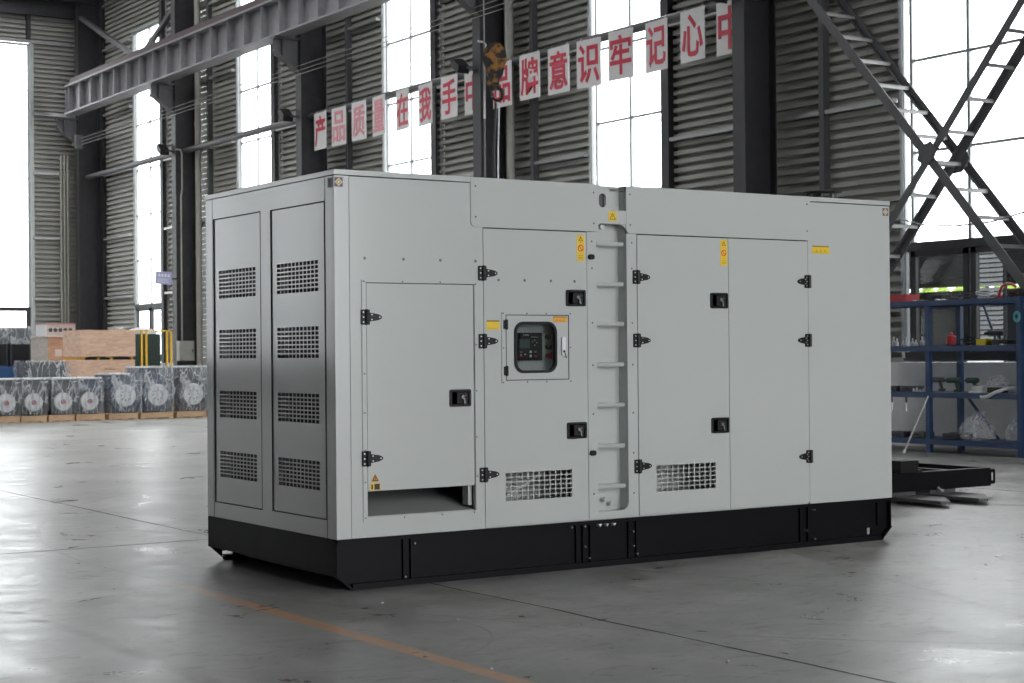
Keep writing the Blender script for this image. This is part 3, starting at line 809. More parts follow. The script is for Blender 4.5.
# ladder recess
b = MB()
b.plate('y', .09, .096, 1.77, 2.06, .30, 2.20)
b.plate('x', 2.0345, 2.04, .0225, .0895, .331, 2.19); b.plate('x', 1.794, 1.7995, .0225, .0895, .331, 2.19)
b.plate('z', .325, .3365, 1.80, 2.034, .0225, .0895)
b.prism([(2.0338, .3372), (2.0338, .385), (2.024, .358), (2.008, .345), (1.98, .3372)], 'y', .001, .02)
b.prism([(2.0338, 2.111), (2.0338, 2.070), (2.024, 2.092), (2.008, 2.104), (1.985, 2.111)], 'y', .001, .02); b.prism([(1.8005, 2.111), (1.8005, 2.075), (1.808, 2.095), (1.822, 2.105), (1.84, 2.111)], 'y', .001, .02)
rec = b.done('ladder_recess', 'paint', G)
b = MB(); b.plate('y', .07, .076, 1.80, 2.05, 2.197, 2.335); b.plate('x', 2.03, 2.036, .023, .069, 2.197, 2.318); b.plate('x', 1.80, 1.806, .023, .069, 2.197, 2.318); b.plate('z', 2.19, 2.196, 1.8, 2.036, .02, .069)
b.use('steel2'); b.box(1.82, 1.888, .030, .036, 2.205, 2.303)  # dark plate set behind the eye slot as its shade
b.done('roof_notch', 'paint', rec)
for z in (1.990, 1.741, 1.494, 1.242, .993, .738, .489):
    b = MB(); b.prism([(.008, z + .013), (.089, z + .013), (.089, z + .004), (.04, z + .002), (.03, z - .014), (.01, z - .014), (.003, z - .004), (.002, z + .007)], 'x', 1.804, 2.012)
    b.done('rung', 'paint', rec)
b = MB(); b.prism(rrect(1.8005, 2.0335, 2.112, 2.196, .006, 3), 'y', -.004, .018)
b.use('yellow'); b.box(1.893, 1.957, -.0052, -.004, 2.130, 2.188); b.use('brownink'); B_ = b
b.ring([(1.925, 2.182), (1.899, 2.138), (1.951, 2.138)], [(1.925, 2.172), (1.908, 2.143), (1.942, 2.143)], 'y', -.0058, -.0052); b.box(1.923, 1.927, -.0058, -.0052, 2.150, 2.163)
cb = b.done('crossbar', 'paint', rec)
o = (1.822, 1.882, 2.21, 2.30)
b = MB(); b.ring(rrect(1.812, 1.905, 2.196, 2.345, .003), rrect(1.826, 1.880, 2.212, 2.298, .0265), 'y', .002, .014); lab(b.done('lifting_eye', 'paint', rec), 'plate with an upright slot')
b = MB(); b.tube([(1.872, .085, 2.095), (1.872, .03, 2.095)], .016, 12); b.tube([(1.895, .089, .405), (1.895, .05, .405)], .015, 12); b.tube([(1.94, .089, .378), (1.94, .05, .378)], .014, 12); b.tube([(1.96, .1, 2.2), (1.96, .1, 2.22)], .012, 10)
b.done('fitting', 'zinc', rec, smooth=True)
# lip seam and door reveal rims
for x0, x1 in ((.0945, .888), (3.58, L_)): b = MB(); b.box(x0, x1, -.0012, .0, 2.316, 2.319); b.done('roof_seam', 'gap', G)

# --- hardware builders
def hinge(parent, x, z, s=1):
    """butt plate on the seam at x, tapered strap onto the door (s=+1 to the right)"""
    b = MB(); y0 = -.010
    b.ring(rrect(x - .034, x + .020, z - .043, z + .043, .006, 3), rrect(x - .02, x + .006, z - .03, z + .03, .004, 3), 'y', y0, .0)
    b.box(x - .021, x + .007, y0 + .002, 0, z - .031, z + .031)
    b.tube([(x - .002, y0 - .004, z - .044), (x - .002, y0 - .004, z + .044)], .009, 8)
    P = [(x + .006 * s, z + .028), (x + .006 * s, z - .028), (x + s * .075, z - .017), (x + s * .095, z - .008), (x + s * .098, z), (x + s * .095, z + .008), (x + s * .075, z + .017)]
    b.prism(P, 'y', y0 + .001, 0)
    b.use('zinc')
    for dx, dz in ((-.022, .028), (-.022, -.028), (-.022, 0), (s * .032, .014), (s * .032, -.014), (s * .082, 0)): b.tube([(x + dx, y0, z + dz), (x + dx, y0 - .003, z + dz)], .0042, 6)
    b.done('hinge', 'blackp', parent)
def latch(parent, x, z, w=.145, h=.10):
    b = MB()
    b.ring(rrect(x - w / 2, x + w / 2, z - h / 2, z + h / 2, .01, 3), rrect(x - w / 2 + .014, x + w / 2 - .014, z - h / 2 + .012, z + h / 2 - .012, .005, 3), 'y', -.008, .004)
    b.box(x - w / 2 + .01, x + w / 2 - .01, .0, .004, z - h / 2 + .01, z + h / 2 - .01)
    b.use('rubber'); b.box(x - .022, x + .052, -.006, -.001, z - .032, z + .032); b.use('rope')
    b.lathe([(.011, -.014), (.013, -.010), (.013, -.005)], (x + .012, 0, z + .006), 'y', 12); b.bar((x + .02, -.016, z + .0), (x + .024, -.018, z - .035), .010, .003, up=(0, 1, 0)); b.tube([(x + .03, -.013, z + .014), (x + .03, -.006, z + .014)], .004, 8)
    b.done('latch', 'blackp', parent)
def screws(parent, pts, r=.0065, y=0.0):
    b = MB()
    for x, z in pts: b.lathe([(r * .6, y - .004), (r, y - .002), (r, y)], (x, 0, z), 'y', 8)
    return b.done('screw', 'rope', parent)
def tri(b, x, z, s, y, w):
    P = [(x, z + s), (x - s * .95, z - s * .7), (x + s * .95, z - s * .7)]
    Q = [(x, z + s - w * 2.1), (x - s * .95 + w * 1.8, z - s * .7 + w), (x + s * .95 - w * 1.8, z - s * .7 + w)]
    b.ring(P, Q, 'y', y - .0006, y); b.box(x - w * .35, x + w * .35, y - .0006, y, z - s * .2, z + s * .45); b.box(x - w * .35, x + w * .35, y - .0006, y, z - s * .5, z - s * .35)
def tallsticker(parent, x0, x1, z0, z1, y=0.0):
    b = MB(); b.box(x0, x1, y - .0012, y, z0, z1)
    cx = (x0 + x1) / 2; h = z1 - z0
    b.use('brownink'); tri(b, cx, z1 - h * .15, .019, y - .0012, .004)
    b.box(cx - .003, cx + .003, y - .0018, y - .0012, z1 - h * .31, z1 - h * .29); b.box(cx - .003, cx + .003, y - .0018, y - .0012, z0 + h * .27, z0 + h * .29)
    for i in range(3): b.box(x0 + .01, x1 - .01, y - .0018, y - .0012, z0 + .012 + i * .010, z0 + .0145 + i * .010)
    b.use('redp'); zc = z0 + h * .50; n = 20
    C1 = [(cx + .021 * math.cos(2 * math.pi * k / n), zc + .021 * math.sin(2 * math.pi * k / n)) for k in range(n)]
    C2 = [(cx + .015 * math.cos(2 * math.pi * k / n), zc + .015 * math.sin(2 * math.pi * k / n)) for k in range(n)]
    b.ring(C1, C2, 'y', y - .0018, y - .0012); b.bar((cx - .013, y - .0015, zc + .013), (cx + .013, y - .0015, zc - .013), .0006, .006, up=(.7, 0, .7))
    lab(b.done('warning_sticker', 'yellow', parent), 'tall yellow warning sticker')
def widesticker(parent, x0, x1, z0, z1, y=0.0, m='yellow', marks=3, header=True):
    b = MB(); b.box(x0, x1, y - .0012, y, z0, z1); h = z1 - z0; b.use('brownink')
    if header: b.box(x0, x1, y - .0018, y - .0012, z1 - h * .16, z1)
    for i in range(marks):
        c = x0 + (x1 - x0) * (i + 1) / (marks + 1); 
        b.ring([(c - .008, z0 + h * .25), (c + .008, z0 + h * .25), (c, z0 + h * .55)], [(c - .005, z0 + h * .29), (c + .005, z0 + h * .29), (c, z0 + h * .48)], 'y', y - .0018, y - .0012)
    for i in range(2): b.box(x0 + .012, x1 - .012, y - .0018, y - .0012, z0 + h * (.08 + .09 * i), z0 + h * (.10 + .09 * i))
    lab(b.done('warning_sticker', m, parent), ('orange' if m == 'orange' else 'yellow') + ' wide warning sticker')

# door 1 with surround and air opening
b = MB(); b.ring([(.166, .378), (.930, .378), (.930, 1.738), (.166, 1.738)], [(.193, .403), (.912, .403), (.912, 1.725), (.193, 1.725)], 'y', -.006, .0)
sur = b.done('door_surround', 'paint', G)
screws(sur, [(.18, z) for z in (1.73, 1.21, .99, .78, .6, .40)] + [(.921, z) for z in (1.725, 1.37, 1.10, .83, .6)] + [(x, 1.732) for x in (.43, .68)] + [(x, .39) for x in (.43, .68, .90)], .005, -.006)
d1 = skin('access_door', .199, .906, .548, 1.719, y0=0.0)
hinge(d1, .195, 1.528); hinge(d1, .195, .732); latch(d1, .81, 1.06)
b = MB(); b.box(.212, .277, -.0032, -.002, .552, .592); b.use('blackink'); b.box(.238, .272, -.0038, -.0032, .556, .588); b.box(.218, .228, -.0038, -.0032, .558, .586); lab(b.done('warning_sticker', 'yellow', d1), 'small yellow label at the bottom corner')
b = MB(); b.prism([(.217, .600), (.271, .600), (.244, .645)], 'y', -.0032, -.002); b.use('blackink'); b.ring([(.223, .604), (.265, .604), (.244, .639)], [(.231, .609), (.257, .609), (.244, .631)], 'y', -.0038, -.0032); b.box(.242, .246, -.0038, -.0032, .612, .624); lab(b.done('warning_sticker', 'orange', d1), 'orange warning triangle')
# duct behind the opening
b = MB(); b.prism([(.024, .4045), (.60, .515), (.60, .50), (.024, .394)], 'x', .16, 1.09); duct = b.done('air_duct', 'paint', G)
b = MB(); b.plate('z', .60, .61, .16, 1.09, .04, 1.0); b.plate('y', .61, .62, .16, 1.09, .40, .61); b.plate('x', 1.09, 1.10, .04, 1.0, .4, .6); b.plate('x', .15, .16, .04, 1.0, .4, .6); b.done('duct_lining', 'dark_in', duct)
b = MB(); b.box(.884, .909, .038, .10, .43, .599); b.done('duct_post', 'paint', duct)
screws(G, [(x, 1.86) for x in (.19, .44, .685, .925)], .009, 0)
screws(G, [(.925, z) for z in (2.2, )], .006, 0)

# door 2 with control panel window
d2 = skin('access_door', .980, 1.727, .297, 2.053, [VA, (1.20, 1.48, 1.212, 1.492)], lat=[(*VA, 12, 6, .0065)])
hinge(d2, .975, 1.790); hinge(d2, .975, 1.390); hinge(d2, .975, .605)
latch(d2, 1.641, 1.650); latch(d2, 1.641, .844)
screws(d2, [(x, 1.752) for x in (1.085, 1.27, 1.46, 1.635)], .009, 0)
tallsticker(d2, 1.654, 1.712, 1.876, 2.035)
widesticker(d2, .997, 1.088, 1.456, 1.513, header=True, marks=0)
b = MB(); b.ring([(1.100, 1.138), (1.606, 1.138), (1.606, 1.560), (1.100, 1.560)], [(1.129, 1.156), (1.585, 1.156), (1.585, 1.546), (1.129, 1.546)], 'y', -.006, 0)
b2 = MB(); b2.ring([(1.128, 1.155), (1.586, 1.155), (1.586, 1.547), (1.128, 1.547)], [(1.133, 1.160), (1.581, 1.160), (1.581, 1.542), (1.133, 1.542)], 'y', -.0066, -.001)
cs = b.done('control_surround', 'paint', G); b2.done('control_gap_shade', 'gap', cs)  # near-black ring stands in for the gap's shade around the control door
screws(cs, [(x, z) for x in (1.11, 1.28, 1.42, 1.597) for z in (1.145, 1.555)] + [(1.112, 1.35), (1.597, 1.35)], .005, -.006)
OUT = rrect(1.132, 1.582, 1.159, 1.543, .004, 6); IN = rrect(1.200, 1.480, 1.211, 1.493, .05, 6)
b = MB(); b.ring(OUT, IN, 'y', -.004, .016); cd = b.done('control_door', 'paint', G)
b = MB(); b.ring(rrect(1.187, 1.493, 1.198, 1.506, .065, 8), rrect(1.203, 1.477, 1.214, 1.490, .05, 8), 'y', -.016, .01); b.done('window_gasket', 'rubber', cd, bevel=.003)
b = MB(); b.prism(rrect(1.203, 1.477, 1.214, 1.490, .05, 8), 'y', -.002, .002); b.done('window_pane', 'pglass', cd)
for z in (1.488, 1.213):
    b = MB(); b.box(1.112, 1.142, -.012, -.004, z - .026, z + .026); b.tube([(1.129, -.014, z - .03), (1.129, -.014, z + .03)], .008, 8)
    b.done('small_hinge', 'blackp', cd)
b = MB(); b.prism(rrect(1.527, 1.556, 1.300, 1.414, .012, 4), 'y', -.018, -.004); b.use('hookdark'); b.lathe([(.008, -.021), (.008, -.018)], (1.541, 0, 1.326), 'y', 10); b.bar((1.543, -.02, 1.325), (1.555, -.022, 1.285), .003, .006, up=(1, 0, 0)); lab(b.done('handle', 'white', cd), 'white metal swing handle')
widesticker(cd, 1.470, 1.573, 1.502, 1.537, y=-.004, m='orange', marks=3)
# control cavity and controller
b = MB(); b.plate('y', .085, .09, 1.15, 1.62, 1.15, 1.56)
cav = b.done('control_panel', 'paint', G)
b = MB(); b.box(1.215, 1.43, .055, .085, 1.272, 1.440); b.use('screen'); b.box(1.262, 1.338, .052, .0551, 1.347, 1.402)
b.use('zinc')
for x, z in ((1.275, 1.307), (1.305, 1.31),): b.box(x - .005, x + .005, .0525, .055, z - .004, z + .004)
for x, z in ((1.36, 1.385), (1.375, 1.365), (1.39, 1.38), (1.375, 1.395)): b.box(x - .003, x + .003, .0525, .055, z - .003, z + .003)
b.use('white')
for x in (1.345, ):
    for z in (1.30, 1.325): b.box(x - .007, x + .007, .0525, .055, z - .007, z + .007)
b.use('redknob')
for x in (1.275, 1.38): b.box(x - .008, x + .008, .0525, .055, 1.293, 1.304)
b.use('green_btn')
for x in (1.275, 1.38): b.box(x - .007, x + .007, .0525, .055, 1.32, 1.329)
b.use('zinc')
for i, (x, w) in enumerate(((1.295, .006), (1.308, .010), (1.322, .010))): b.box(x, x + w, .0540, .0551, 1.422, 1.430)
b.box(1.35, 1.40, .0540, .0551, 1.4125, 1.415)
lab(b.done('controller', 'blackp', cav), 'black controller with a small screen and coloured keys')
for z in (1.415, 1.355):
    b = MB(); b.lathe([(.010, .05), (.016, .052), (.018, .085)], (1.487, 0, z), 'y', 14); b.box(1.483, 1.491, .042, .05, z - .014, z + .014); b.done('switch', 'blackp', cav)
    b = MB(); b.box(1.462, 1.510, .0845, .085, z + .022, z + .030); b.done('legend_strip', 'gold', cav)
b = MB(); b.lathe([(.018, .035), (.021, .04), (.019, .055), (.012, .06), (.012, .085)], (1.487, 0, 1.300), 'y', 18); b.done('emergency_stop', 'redknob', cav, smooth=True)
# hoses and lit bits behind the vent of door 2
b = MB(); b.tube([(1.2, .12, .46), (1.35, .14, .52), (1.55, .2, .60)], .008, 8); ho = lab(b.done('hose', 'palehose', G), 'pale hose behind the vent')
for V_ in (VA, VB):
    b = MB(); b.plate('y', .42, .43, V_[0] - .1, V_[1] + .5, V_[2] - .1, V_[3] + .01); b.done('vent_baffle', 'paint', G)
# knobs
for z in (1.903, .702):
    b = MB(); b.prism(rrect(1.737, 1.775, z - .016, z + .016, .014, 5), 'y', -.022, .0); b.done('knob', 'rubber', G, bevel=.003)
screws(G, [(1.768, z) for z in (2.0, 1.835, 1.5, 1.24, .94, .45)] + [(2.075, z) for z in (2.0, 1.84, 1.5, 1.24, .94, .69, .44)], .006, 0)
screws(G, [(.925, 2.30), (.925, 2.12), (1.78, 2.30), (1.78, 2.11), (2.06, 2.30), (2.06, 2.11), (3.55, 2.30), (3.55, 2.12)], .006, -.007)
# doors 3 and 4
d3 = skin('access_door', 2.118, 2.8585, .298, 2.05, [VB], lat=[(*VB, 11, 6, .0065)])
hinge(d3, 2.114, 1.786); hinge(d3, 2.114, 1.390); hinge(d3, 2.114, .604)
latch(d3, 2.778, 1.645); latch(d3, 2.778, .84); tallsticker(d3, 2.794, 2.851, 1.871, 2.039)
d4 = skin('access_door', 2.8625, 3.557, .298, 2.05)
hinge(d4, 3.561, 1.780, -1); hinge(d4, 3.561, 1.386, -1); hinge(d4, 3.561, .607, -1)
widesticker(G, 3.600, 3.755, 1.970, 2.024, marks=3)
# diamond logo stickers, wrapped on the corner
def diamond(parent, x0, x1, z0, z1, y):
    b = MB(); b.box(x0, x1, y - .0012, y, z0, z1); s = lab(b.done('logo_sticker', 'purple', parent), 'purple square with a gold diamond')
    cx, cz, rx, rz = (x0 + x1) / 2, (z0 + z1) / 2, (x1 - x0) * .46, (z1 - z0) * .44
    b = MB(); b.ring([(cx + rx, cz), (cx, cz + rz), (cx - rx, cz), (cx, cz - rz)], [(cx + rx * .62, cz), (cx, cz + rz * .62), (cx - rx * .62, cz), (cx, cz - rz * .62)], 'y', y - .0018, y - .0012)
    b.box(x0, cx - rx * .9, y - .0018, y - .0012, cz - .002, cz + .002); b.box(cx + rx * .9, x1, y - .0018, y - .0012, cz - .002, cz + .002)
    b.done('print', 'gold', s)
    b = MB(); b.prism([(cx - rx * .4, cz), (cx, cz - rz * .4), (cx + rx * .4, cz), (cx, cz + rz * .4)], 'y', y - .0016, y - .0012); b.done('print', 'signwhite', s)
diamond(G, .003, .055, 2.255, 2.308, 0)
diamond(G, 4.266, 4.320, 2.250, 2.303, 0)
b = MB(); b.box(-.0012, 0, .002, .075, 2.252, 2.308); lab(b.done('logo_sticker', 'signwhite', G), 'pale wrapped half of the corner sticker')
# exhaust cap
b = MB(); b.lathe([(.07, 2.35), (.07, 2.395), (.085, 2.40), (.085, 2.415), (.135, 2.423), (.14, 2.432), (.10, 2.440), (.02, 2.445)], (4.03, .35, 0), 'z', 28)
cap = b.done('exhaust_cap', 'hookdark', G, smooth=True)
b = MB()
for k in range(8): a = math.pi * k / 4; b.tube([(4.03 + .10 * math.cos(a), .35 + .10 * math.sin(a), 2.352), (4.03 + .10 * math.cos(a), .35 + .10 * math.sin(a), 2.42)], .006, 6)
b.done('bolt', 'steel2', cap)

# ================================================================== HOOK BLOCK
HX, HY = 5.95, 7.58
t = thing('hook_block', 'yellow and black crane hook block hanging on a wire above the generator', 'hook', (HX, HY, 4.0))
O = (HX, HY, 4.0); dirx = Vector((.836, -.549, 0))
def HP(u, z, w=0): 
    v = Vector((HX, HY, z)) + dirx * u + Vector((.549, .836, 0)) * w
    return tuple(v)
b = MB(O)
for w in (-.075, .06):
    n = 26; cz = 4.615; A = []; B = []
    for k in range(n):
        a = 2 * math.pi * k / n; u = .138 * math.cos(a); z = cz + .20 * math.sin(a) - (.03 if math.sin(a) < -.5 else 0)
        if math.sin(a) < -.2: u *= .85
        A.append(b._v(HP(u, z, w))); B.append(b._v(HP(u, z, w + .015)))
    b.bm.faces.new(A); b.bm.faces.new(B[::-1])
    for k in range(n): b.bm.faces.new([A[k], B[k], B[(k + 1) % n], A[(k + 1) % n]])
b.done('cheek_plate', 'hook', t)
b = MB(O)
for w0 in (-.045, .015):
    n = 24; R = []
    for ww, rr in ((w0, .13), (w0 + .008, .13), (w0 + .015, .115), (w0 + .022, .13), (w0 + .03, .13)):
        R.append([b._v(HP(rr * math.cos(2 * math.pi * k / n), 4.66 + rr * math.sin(2 * math.pi * k / n), ww)) for k in range(n)])
    for P, Q in zip(R, R[1:]):
        for k in range(n): b.bm.faces.new([P[k], P[(k + 1) % n], Q[(k + 1) % n], Q[k]])
    b.bm.faces.new(R[0]); b.bm.faces.new(R[-1][::-1])
b.done('sheave', 'hookdark', t)
b = MB(O); b.tube([HP(-.02, 4.46), HP(-.02, 4.33), HP(-.02, 4.27)], .055, 12, .04); b.bar(HP(-.09, 4.36), HP(.05, 4.36), .10, .06); b.done('swivel', 'hook', t)
b = MB(O); pts = [HP(.0, 4.34), HP(.02, 4.31)]
for k in range(11):
    a = math.radians(75 - k * 27); pts.append(HP(.03 + .058 * math.cos(a), 4.23 + .07 * math.sin(a)))
b.tube(pts, .026, 10, .014); b.done('hook', 'hookdark', t, smooth=True)
b = MB(O); b.bar(HP(-.02, 4.33, -.03), HP(-.05, 4.21, -.03), .012, .02); b.bar(HP(-.05, 4.21, -.03), HP(.0, 4.19, -.03), .012, .012); b.done('safety_latch', 'chrome', t)
def rp(name, pts, r, label, m='rope', grp='wire ropes of the crane'):
    b = MB(pts[0]); b.tube(pts, r, 6); tag(b.done(name, m), label, 'rope', grp)
rp('wire_rope', [HP(-.118, 4.7), HP(-.118, 12.4)], .009, 'thin steel hoisting rope on the left of the hook block')
rp('wire_rope', [HP(.125, 4.7), HP(.10, 12.4)], .009, 'thin steel hoisting rope on the right of the hook block')
rp('lifting_sling', [HP(.01, 4.13, -.02), HP(-.02, 3.6, -.05), HP(.0, 2.0, -.05), HP(.01, .012, -.05)], .014, 'dark lifting sling hanging from the hook, left of the pair', 'hookdark', 'lifting slings on the hook')
rp('lifting_sling', [HP(.045, 4.13, .02), HP(.03, 3.6, .0), HP(.02, 2.0, .0), HP(.05, .012, .0)], .008, 'bright steel lifting sling hanging from the hook, right of the pair', 'zinc', 'lifting slings on the hook')
rp('pendant_cable', [HP(-.125, 4.0, .3), HP(-.125, .012, .3)], .010, 'straight pendant cable hanging left of the slings', 'rope')
b = MB(HP(-.125, 4.75, .3)); b.tube([HP(-.125, 4.0, .3), HP(-.125, 4.66, .3), HP(-.10, 4.84, .3), HP(-.13, 4.88, .3), HP(-.2, 4.89, .3)], .014, 8)
tag(b.done('cable_hook', 'white', smooth=True), 'white bent rod beside the top of the hook block', 'rod')

# ================================================================== ALTERNATORS ON PALLETS
def film_box(mb, x0, x1, y0, y1, z0, z1, top=.6, n=10, amp=.03):
    """crumpled film skirt draped over a box: sides flare outward, pinched under the top"""
    rnd = random.Random(int(x0 * 91 + x1 * 17 + z1 * 31)); loops = []
    per = []
    for k in range(n): per.append((x0 + (x1 - x0) * k / n, y0))
    for k in range(n): per.append((x1, y0 + (y1 - y0) * k / n))
    for k in range(n): per.append((x1 - (x1 - x0) * k / n, y1))
    for k in range(n): per.append((x0, y1 - (y1 - y0) * k / n))
    cx, cy = (x0 + x1) / 2, (y0 + y1) / 2
    for i in range(9):
        f = i / 8; z = z1 + (z0 - z1) * f; L = []
        for (px, py) in per:
            s = 1 + .02 + .05 * math.sin(f * math.pi) + rnd.uniform(-1, 1) * amp
            L.append(mb._v((cx + (px - cx) * s, cy + (py - cy) * s, z + rnd.uniform(-.01, .01))))
        loops.append(L)
    m = len(per)
    for A, B in zip(loops, loops[1:]):
        for k in range(m): mb.bm.faces.new([A[k], A[(k + 1) % m], B[(k + 1) % m], B[k]])
def alternator(x, big, label):
    w = .30 if not big else .335; zt = .89 if not big else (.965 if big == 1 else 1.10); zc = .40 if not big else .50
    r = .235 if not big else .29
    O = (x, 25.6, .13); t = thing('alternator', label, 'alternator', O, 'film-wrapped alternators on pallets')
    y0 = 25.62; dx = -.06 if big else -.02
    b = MB(O)                                                    # frame: barrel with feet
    b.lathe([(r * .92, 0), (r * 1.12, .02), (r * 1.12, .12), (r * .95, .2), (r * .95, .95), (r * .6, 1.0)], (x, y0, zc), 'y', 22)
    b.box(x - r * .9, x + r * .9, y0 + .1, y0 + .9, .13, zc - r * .4)
    b.done('body', 'motorblue' if big in (1, 2) and label.find('blue') >= 0 else 'motor', t)
    yt = y0 + (.30 if big else 0); xl, xr = (x - w * .98, x + w * .62) if big else (x - w * .9, x + w * .85)
    b = MB(O); b.box(xl + .02, xr - .02, yt + .05, y0 + .95, zc + r * .5, zt - .04); b.done('terminal_box', 'motorblue' if label.find('blue') >= 0 else 'motor', t, bevel=.012)
    b = MB(O)
    b.lathe([(r * .78, -.02), (r * .8, 0), (r * .8, .02)], (x, y0 - .02, zc), 'y', 24); b.done('flange_cover', 'disc', t)
    b = MB(O)
    if big:
        for k in range(8): a = k * math.pi / 4; b.lathe([(.018, -.05), (.018, -.035)], (x + r * .35 * math.cos(a), y0 - .0, zc + r * .35 * math.sin(a)), 'y', 8)
    else: b.lathe([(.05, -.055), (.055, -.035)], (x, y0, zc), 'y', 16)
    b.done('shaft_end' if not big else 'bolt', 'pinkdot' if not big else 'motor', t)
    b = MB(O); b.box(xl, xr, yt - .06, y0 + 1.0, zt - .028, zt); b.done('foam_cover', 'foam', t)
    b = MB(O); film_box(b, x - w + (.02 if big else .045), x + w - (.02 if big else .045), y0 - .09, y0 + 1.02, .15, zt + .005); b.done('wrapping_film', 'film', t, smooth=True)
    return t
names = ['shrink-wrapped small alternator with pinkish shaft end, partly cut off by the photo edge',
         'shrink-wrapped small alternator with pinkish shaft end, second in the pallet row from the photo edge',
         'shrink-wrapped small alternator with pinkish shaft end, third in the pallet row from the photo edge',
         'shrink-wrapped small alternator with pinkish shaft end, right next to the first larger blue one',
         'shrink-wrapped blue mid-height alternator, lowest of the blue ones, in front of the plywood crates',
         'shrink-wrapped tall blue alternator with bolted white cover, between mid-height blue and dark grey ones',
         'shrink-wrapped tall dark grey alternator just left of the generator corner',
         'shrink-wrapped tall blue alternator mostly hidden behind the generator end']
AX = [5.79, 6.345, 6.955, 7.51, 8.28, 8.99, 9.79, 10.55]
for x, bg, l in zip(AX, (0, 0, 0, 0, 1, 2, 2, 2), names): alternator(x, bg, l)
def pallet(x0, x1, y0, y1, label, z=0, g='pine pallets under the alternators'):
    O = ((x0 + x1) / 2, (y0 + y1) / 2, z); t = thing('wooden_pallet', label, 'pallet', O, g)
    b = MB(O)
    n = 6; 
    for i in range(n):
        yy = y0 + (y1 - y0 - .1) * i / (n - 1); b.box(x0, x1, yy, yy + .1, z + .108, z + .128)
    b.done('deck_board', 'pine', t)
    b = MB(O)
    for xx in (x0, (x0 + x1) / 2 - .05, x1 - .1): b.box(xx, xx + .1, y0 + .005, y1 - .005, z + .022, z + .108)
    b.box(x0 + .1, x1 - .1, y0 + .002, y0 + .018, z + .02, z + .108)
    b.done('bearer', 'pine', t)
    b = MB(O)
    for xx in (x0, (x0 + x1) / 2 - .05, x1 - .1): b.box(xx, xx + .1, y0, y1, z, z + .02)
    b.done('bottom_board', 'pine', t)
for i, (x0, x1) in enumerate([(5.45, 6.03), (6.06, 6.58), (6.62, 7.16), (7.2, 7.80), (7.90, 8.52), (8.58, 9.30), (9.38, 10.05), (10.15, 10.8)]):
    pallet(x0, x1, 25.5, 26.7, 'pine pallet under a wrapped alternator, ' + ORD[i] + ' of the row counted from the photo edge')

# ================================================================== CRATES AND MACHINES BEHIND
def crate(name, x0, x1, y0, y1, z0, z1, m, label, slots=True, battens=True, lbl=None, top=None):
    O = ((x0 + x1) / 2, (y0 + y1) / 2, z0); t = thing(name, label, 'crate', O, 'wooden crates behind the alternators')
    b = MB(O); b.box(x0, x1, y0, y1, z0 + .02, z1); b.done('box', m, t, bevel=.006)
    b = MB(O)
    for xx in (x0 + .05, (x0 + x1) / 2 - .06, x1 - .17): b.box(xx, xx + .12, y0, y1, z0, z0 + .02)
    b.done('bearer', 'pine', t)
    if top:
        b = MB(O); b.box(x0 - .04, x1 + .04, y0 - .04, y1 + .04, z1, z1 + .03); lab(b.done('lid', top, t), 'pale yellow lid board')
    if lbl:
        b = MB(O); b.box(lbl[0], lbl[1], y0 - .003, y0, lbl[2], lbl[3]); lab(b.done('paper_label', 'paper', t), 'white paper label')
    return t
t = crate('plywood_crate', 8.42, 9.78, 29.0, 30.4, 0, 1.24, 'ply', 'large plywood crate, lower of the pair behind the alternators')
b = MB(t.location); b.box(9.05, 9.12, 28.995, 29, 1.02, 1.04); b.box(9.14, 9.3, 28.995, 29, 1.015, 1.035); b.done('print', 'brownink', t)
b = MB((9.1, 29.7, 1.24)); b.box(8.55, 8.6, 29.02, 30.3, 1.24, 1.30); b.box(9.2, 9.26, 29.02, 30.3, 1.24, 1.30); b.box(9.7, 9.74, 29.02, 30.3, 1.24, 1.30); b.box(8.9, 8.94, 29.02, 30.3, 1.24, 1.3)
b.use('darkgap'); b.box(8.62, 9.68, 29.06, 30.2, 1.242, 1.298); tag(b.done('stacking_blocks', 'cageyellow'), 'yellowish spacer battens between the two plywood crates', 'batten')  # dark slab among the battens stands in for the gap's shade
t = crate('plywood_crate', 8.5, 9.8, 29.02, 30.25, 1.30, 1.925, 'ply', 'plywood crate stacked on the lower one, topmost of the pair')
b = MB((9.5, 29.6, 1.93)); b.lathe([(.02, 0), (.16, .0), (.2, .03), (.1, .07), (.02, .08)], (9.55, 29.5, 1.93), 'z', 10); tag(b.done('dust_sheet', 'film2'), 'crumpled clear film on the topmost plywood crate', 'film')
t = crate('brown_crate', 8.40, 9.5, 31.0, 32.3, 0, 1.79, 'ply2', 'brown plywood crate with a white paper label, left of the pale pair', lbl=(8.56, 8.72, 1.33, 1.5), top='paper')
b = MB(t.location); b.box(8.385, 8.40, 31.0, 32.3, .02, 1.79); lab(b.done('side_board', 'greyboard', t), 'weathered grey side')
t = thing('instrument_case', 'long pale case with round openings and reddish top on the brown crate', 'case', (8.7, 31.4, 1.83))
O = (8.7, 31.4, 1.83)
b = MB(O); b.box(8.42, 9.12, 31.2, 31.95, 1.825, 2.09); b.done('housing', 'greyboard', t)
b = MB(O); b.box(8.40, 8.42, 31.2, 31.95, 1.825, 2.09); b.done('end_panel', 'white', t)
b = MB(O); b.box(8.40, 9.13, 31.18, 31.97, 2.09, 2.11); b.done('lid', 'signpink', t)
b = MB(O)
for i in range(5): b.lathe([(.045, -.012), (.05, 0)], (8.52 + i * .12, 31.2, 1.96), 'y', 14)
b.done('round_port', 'motor', t)
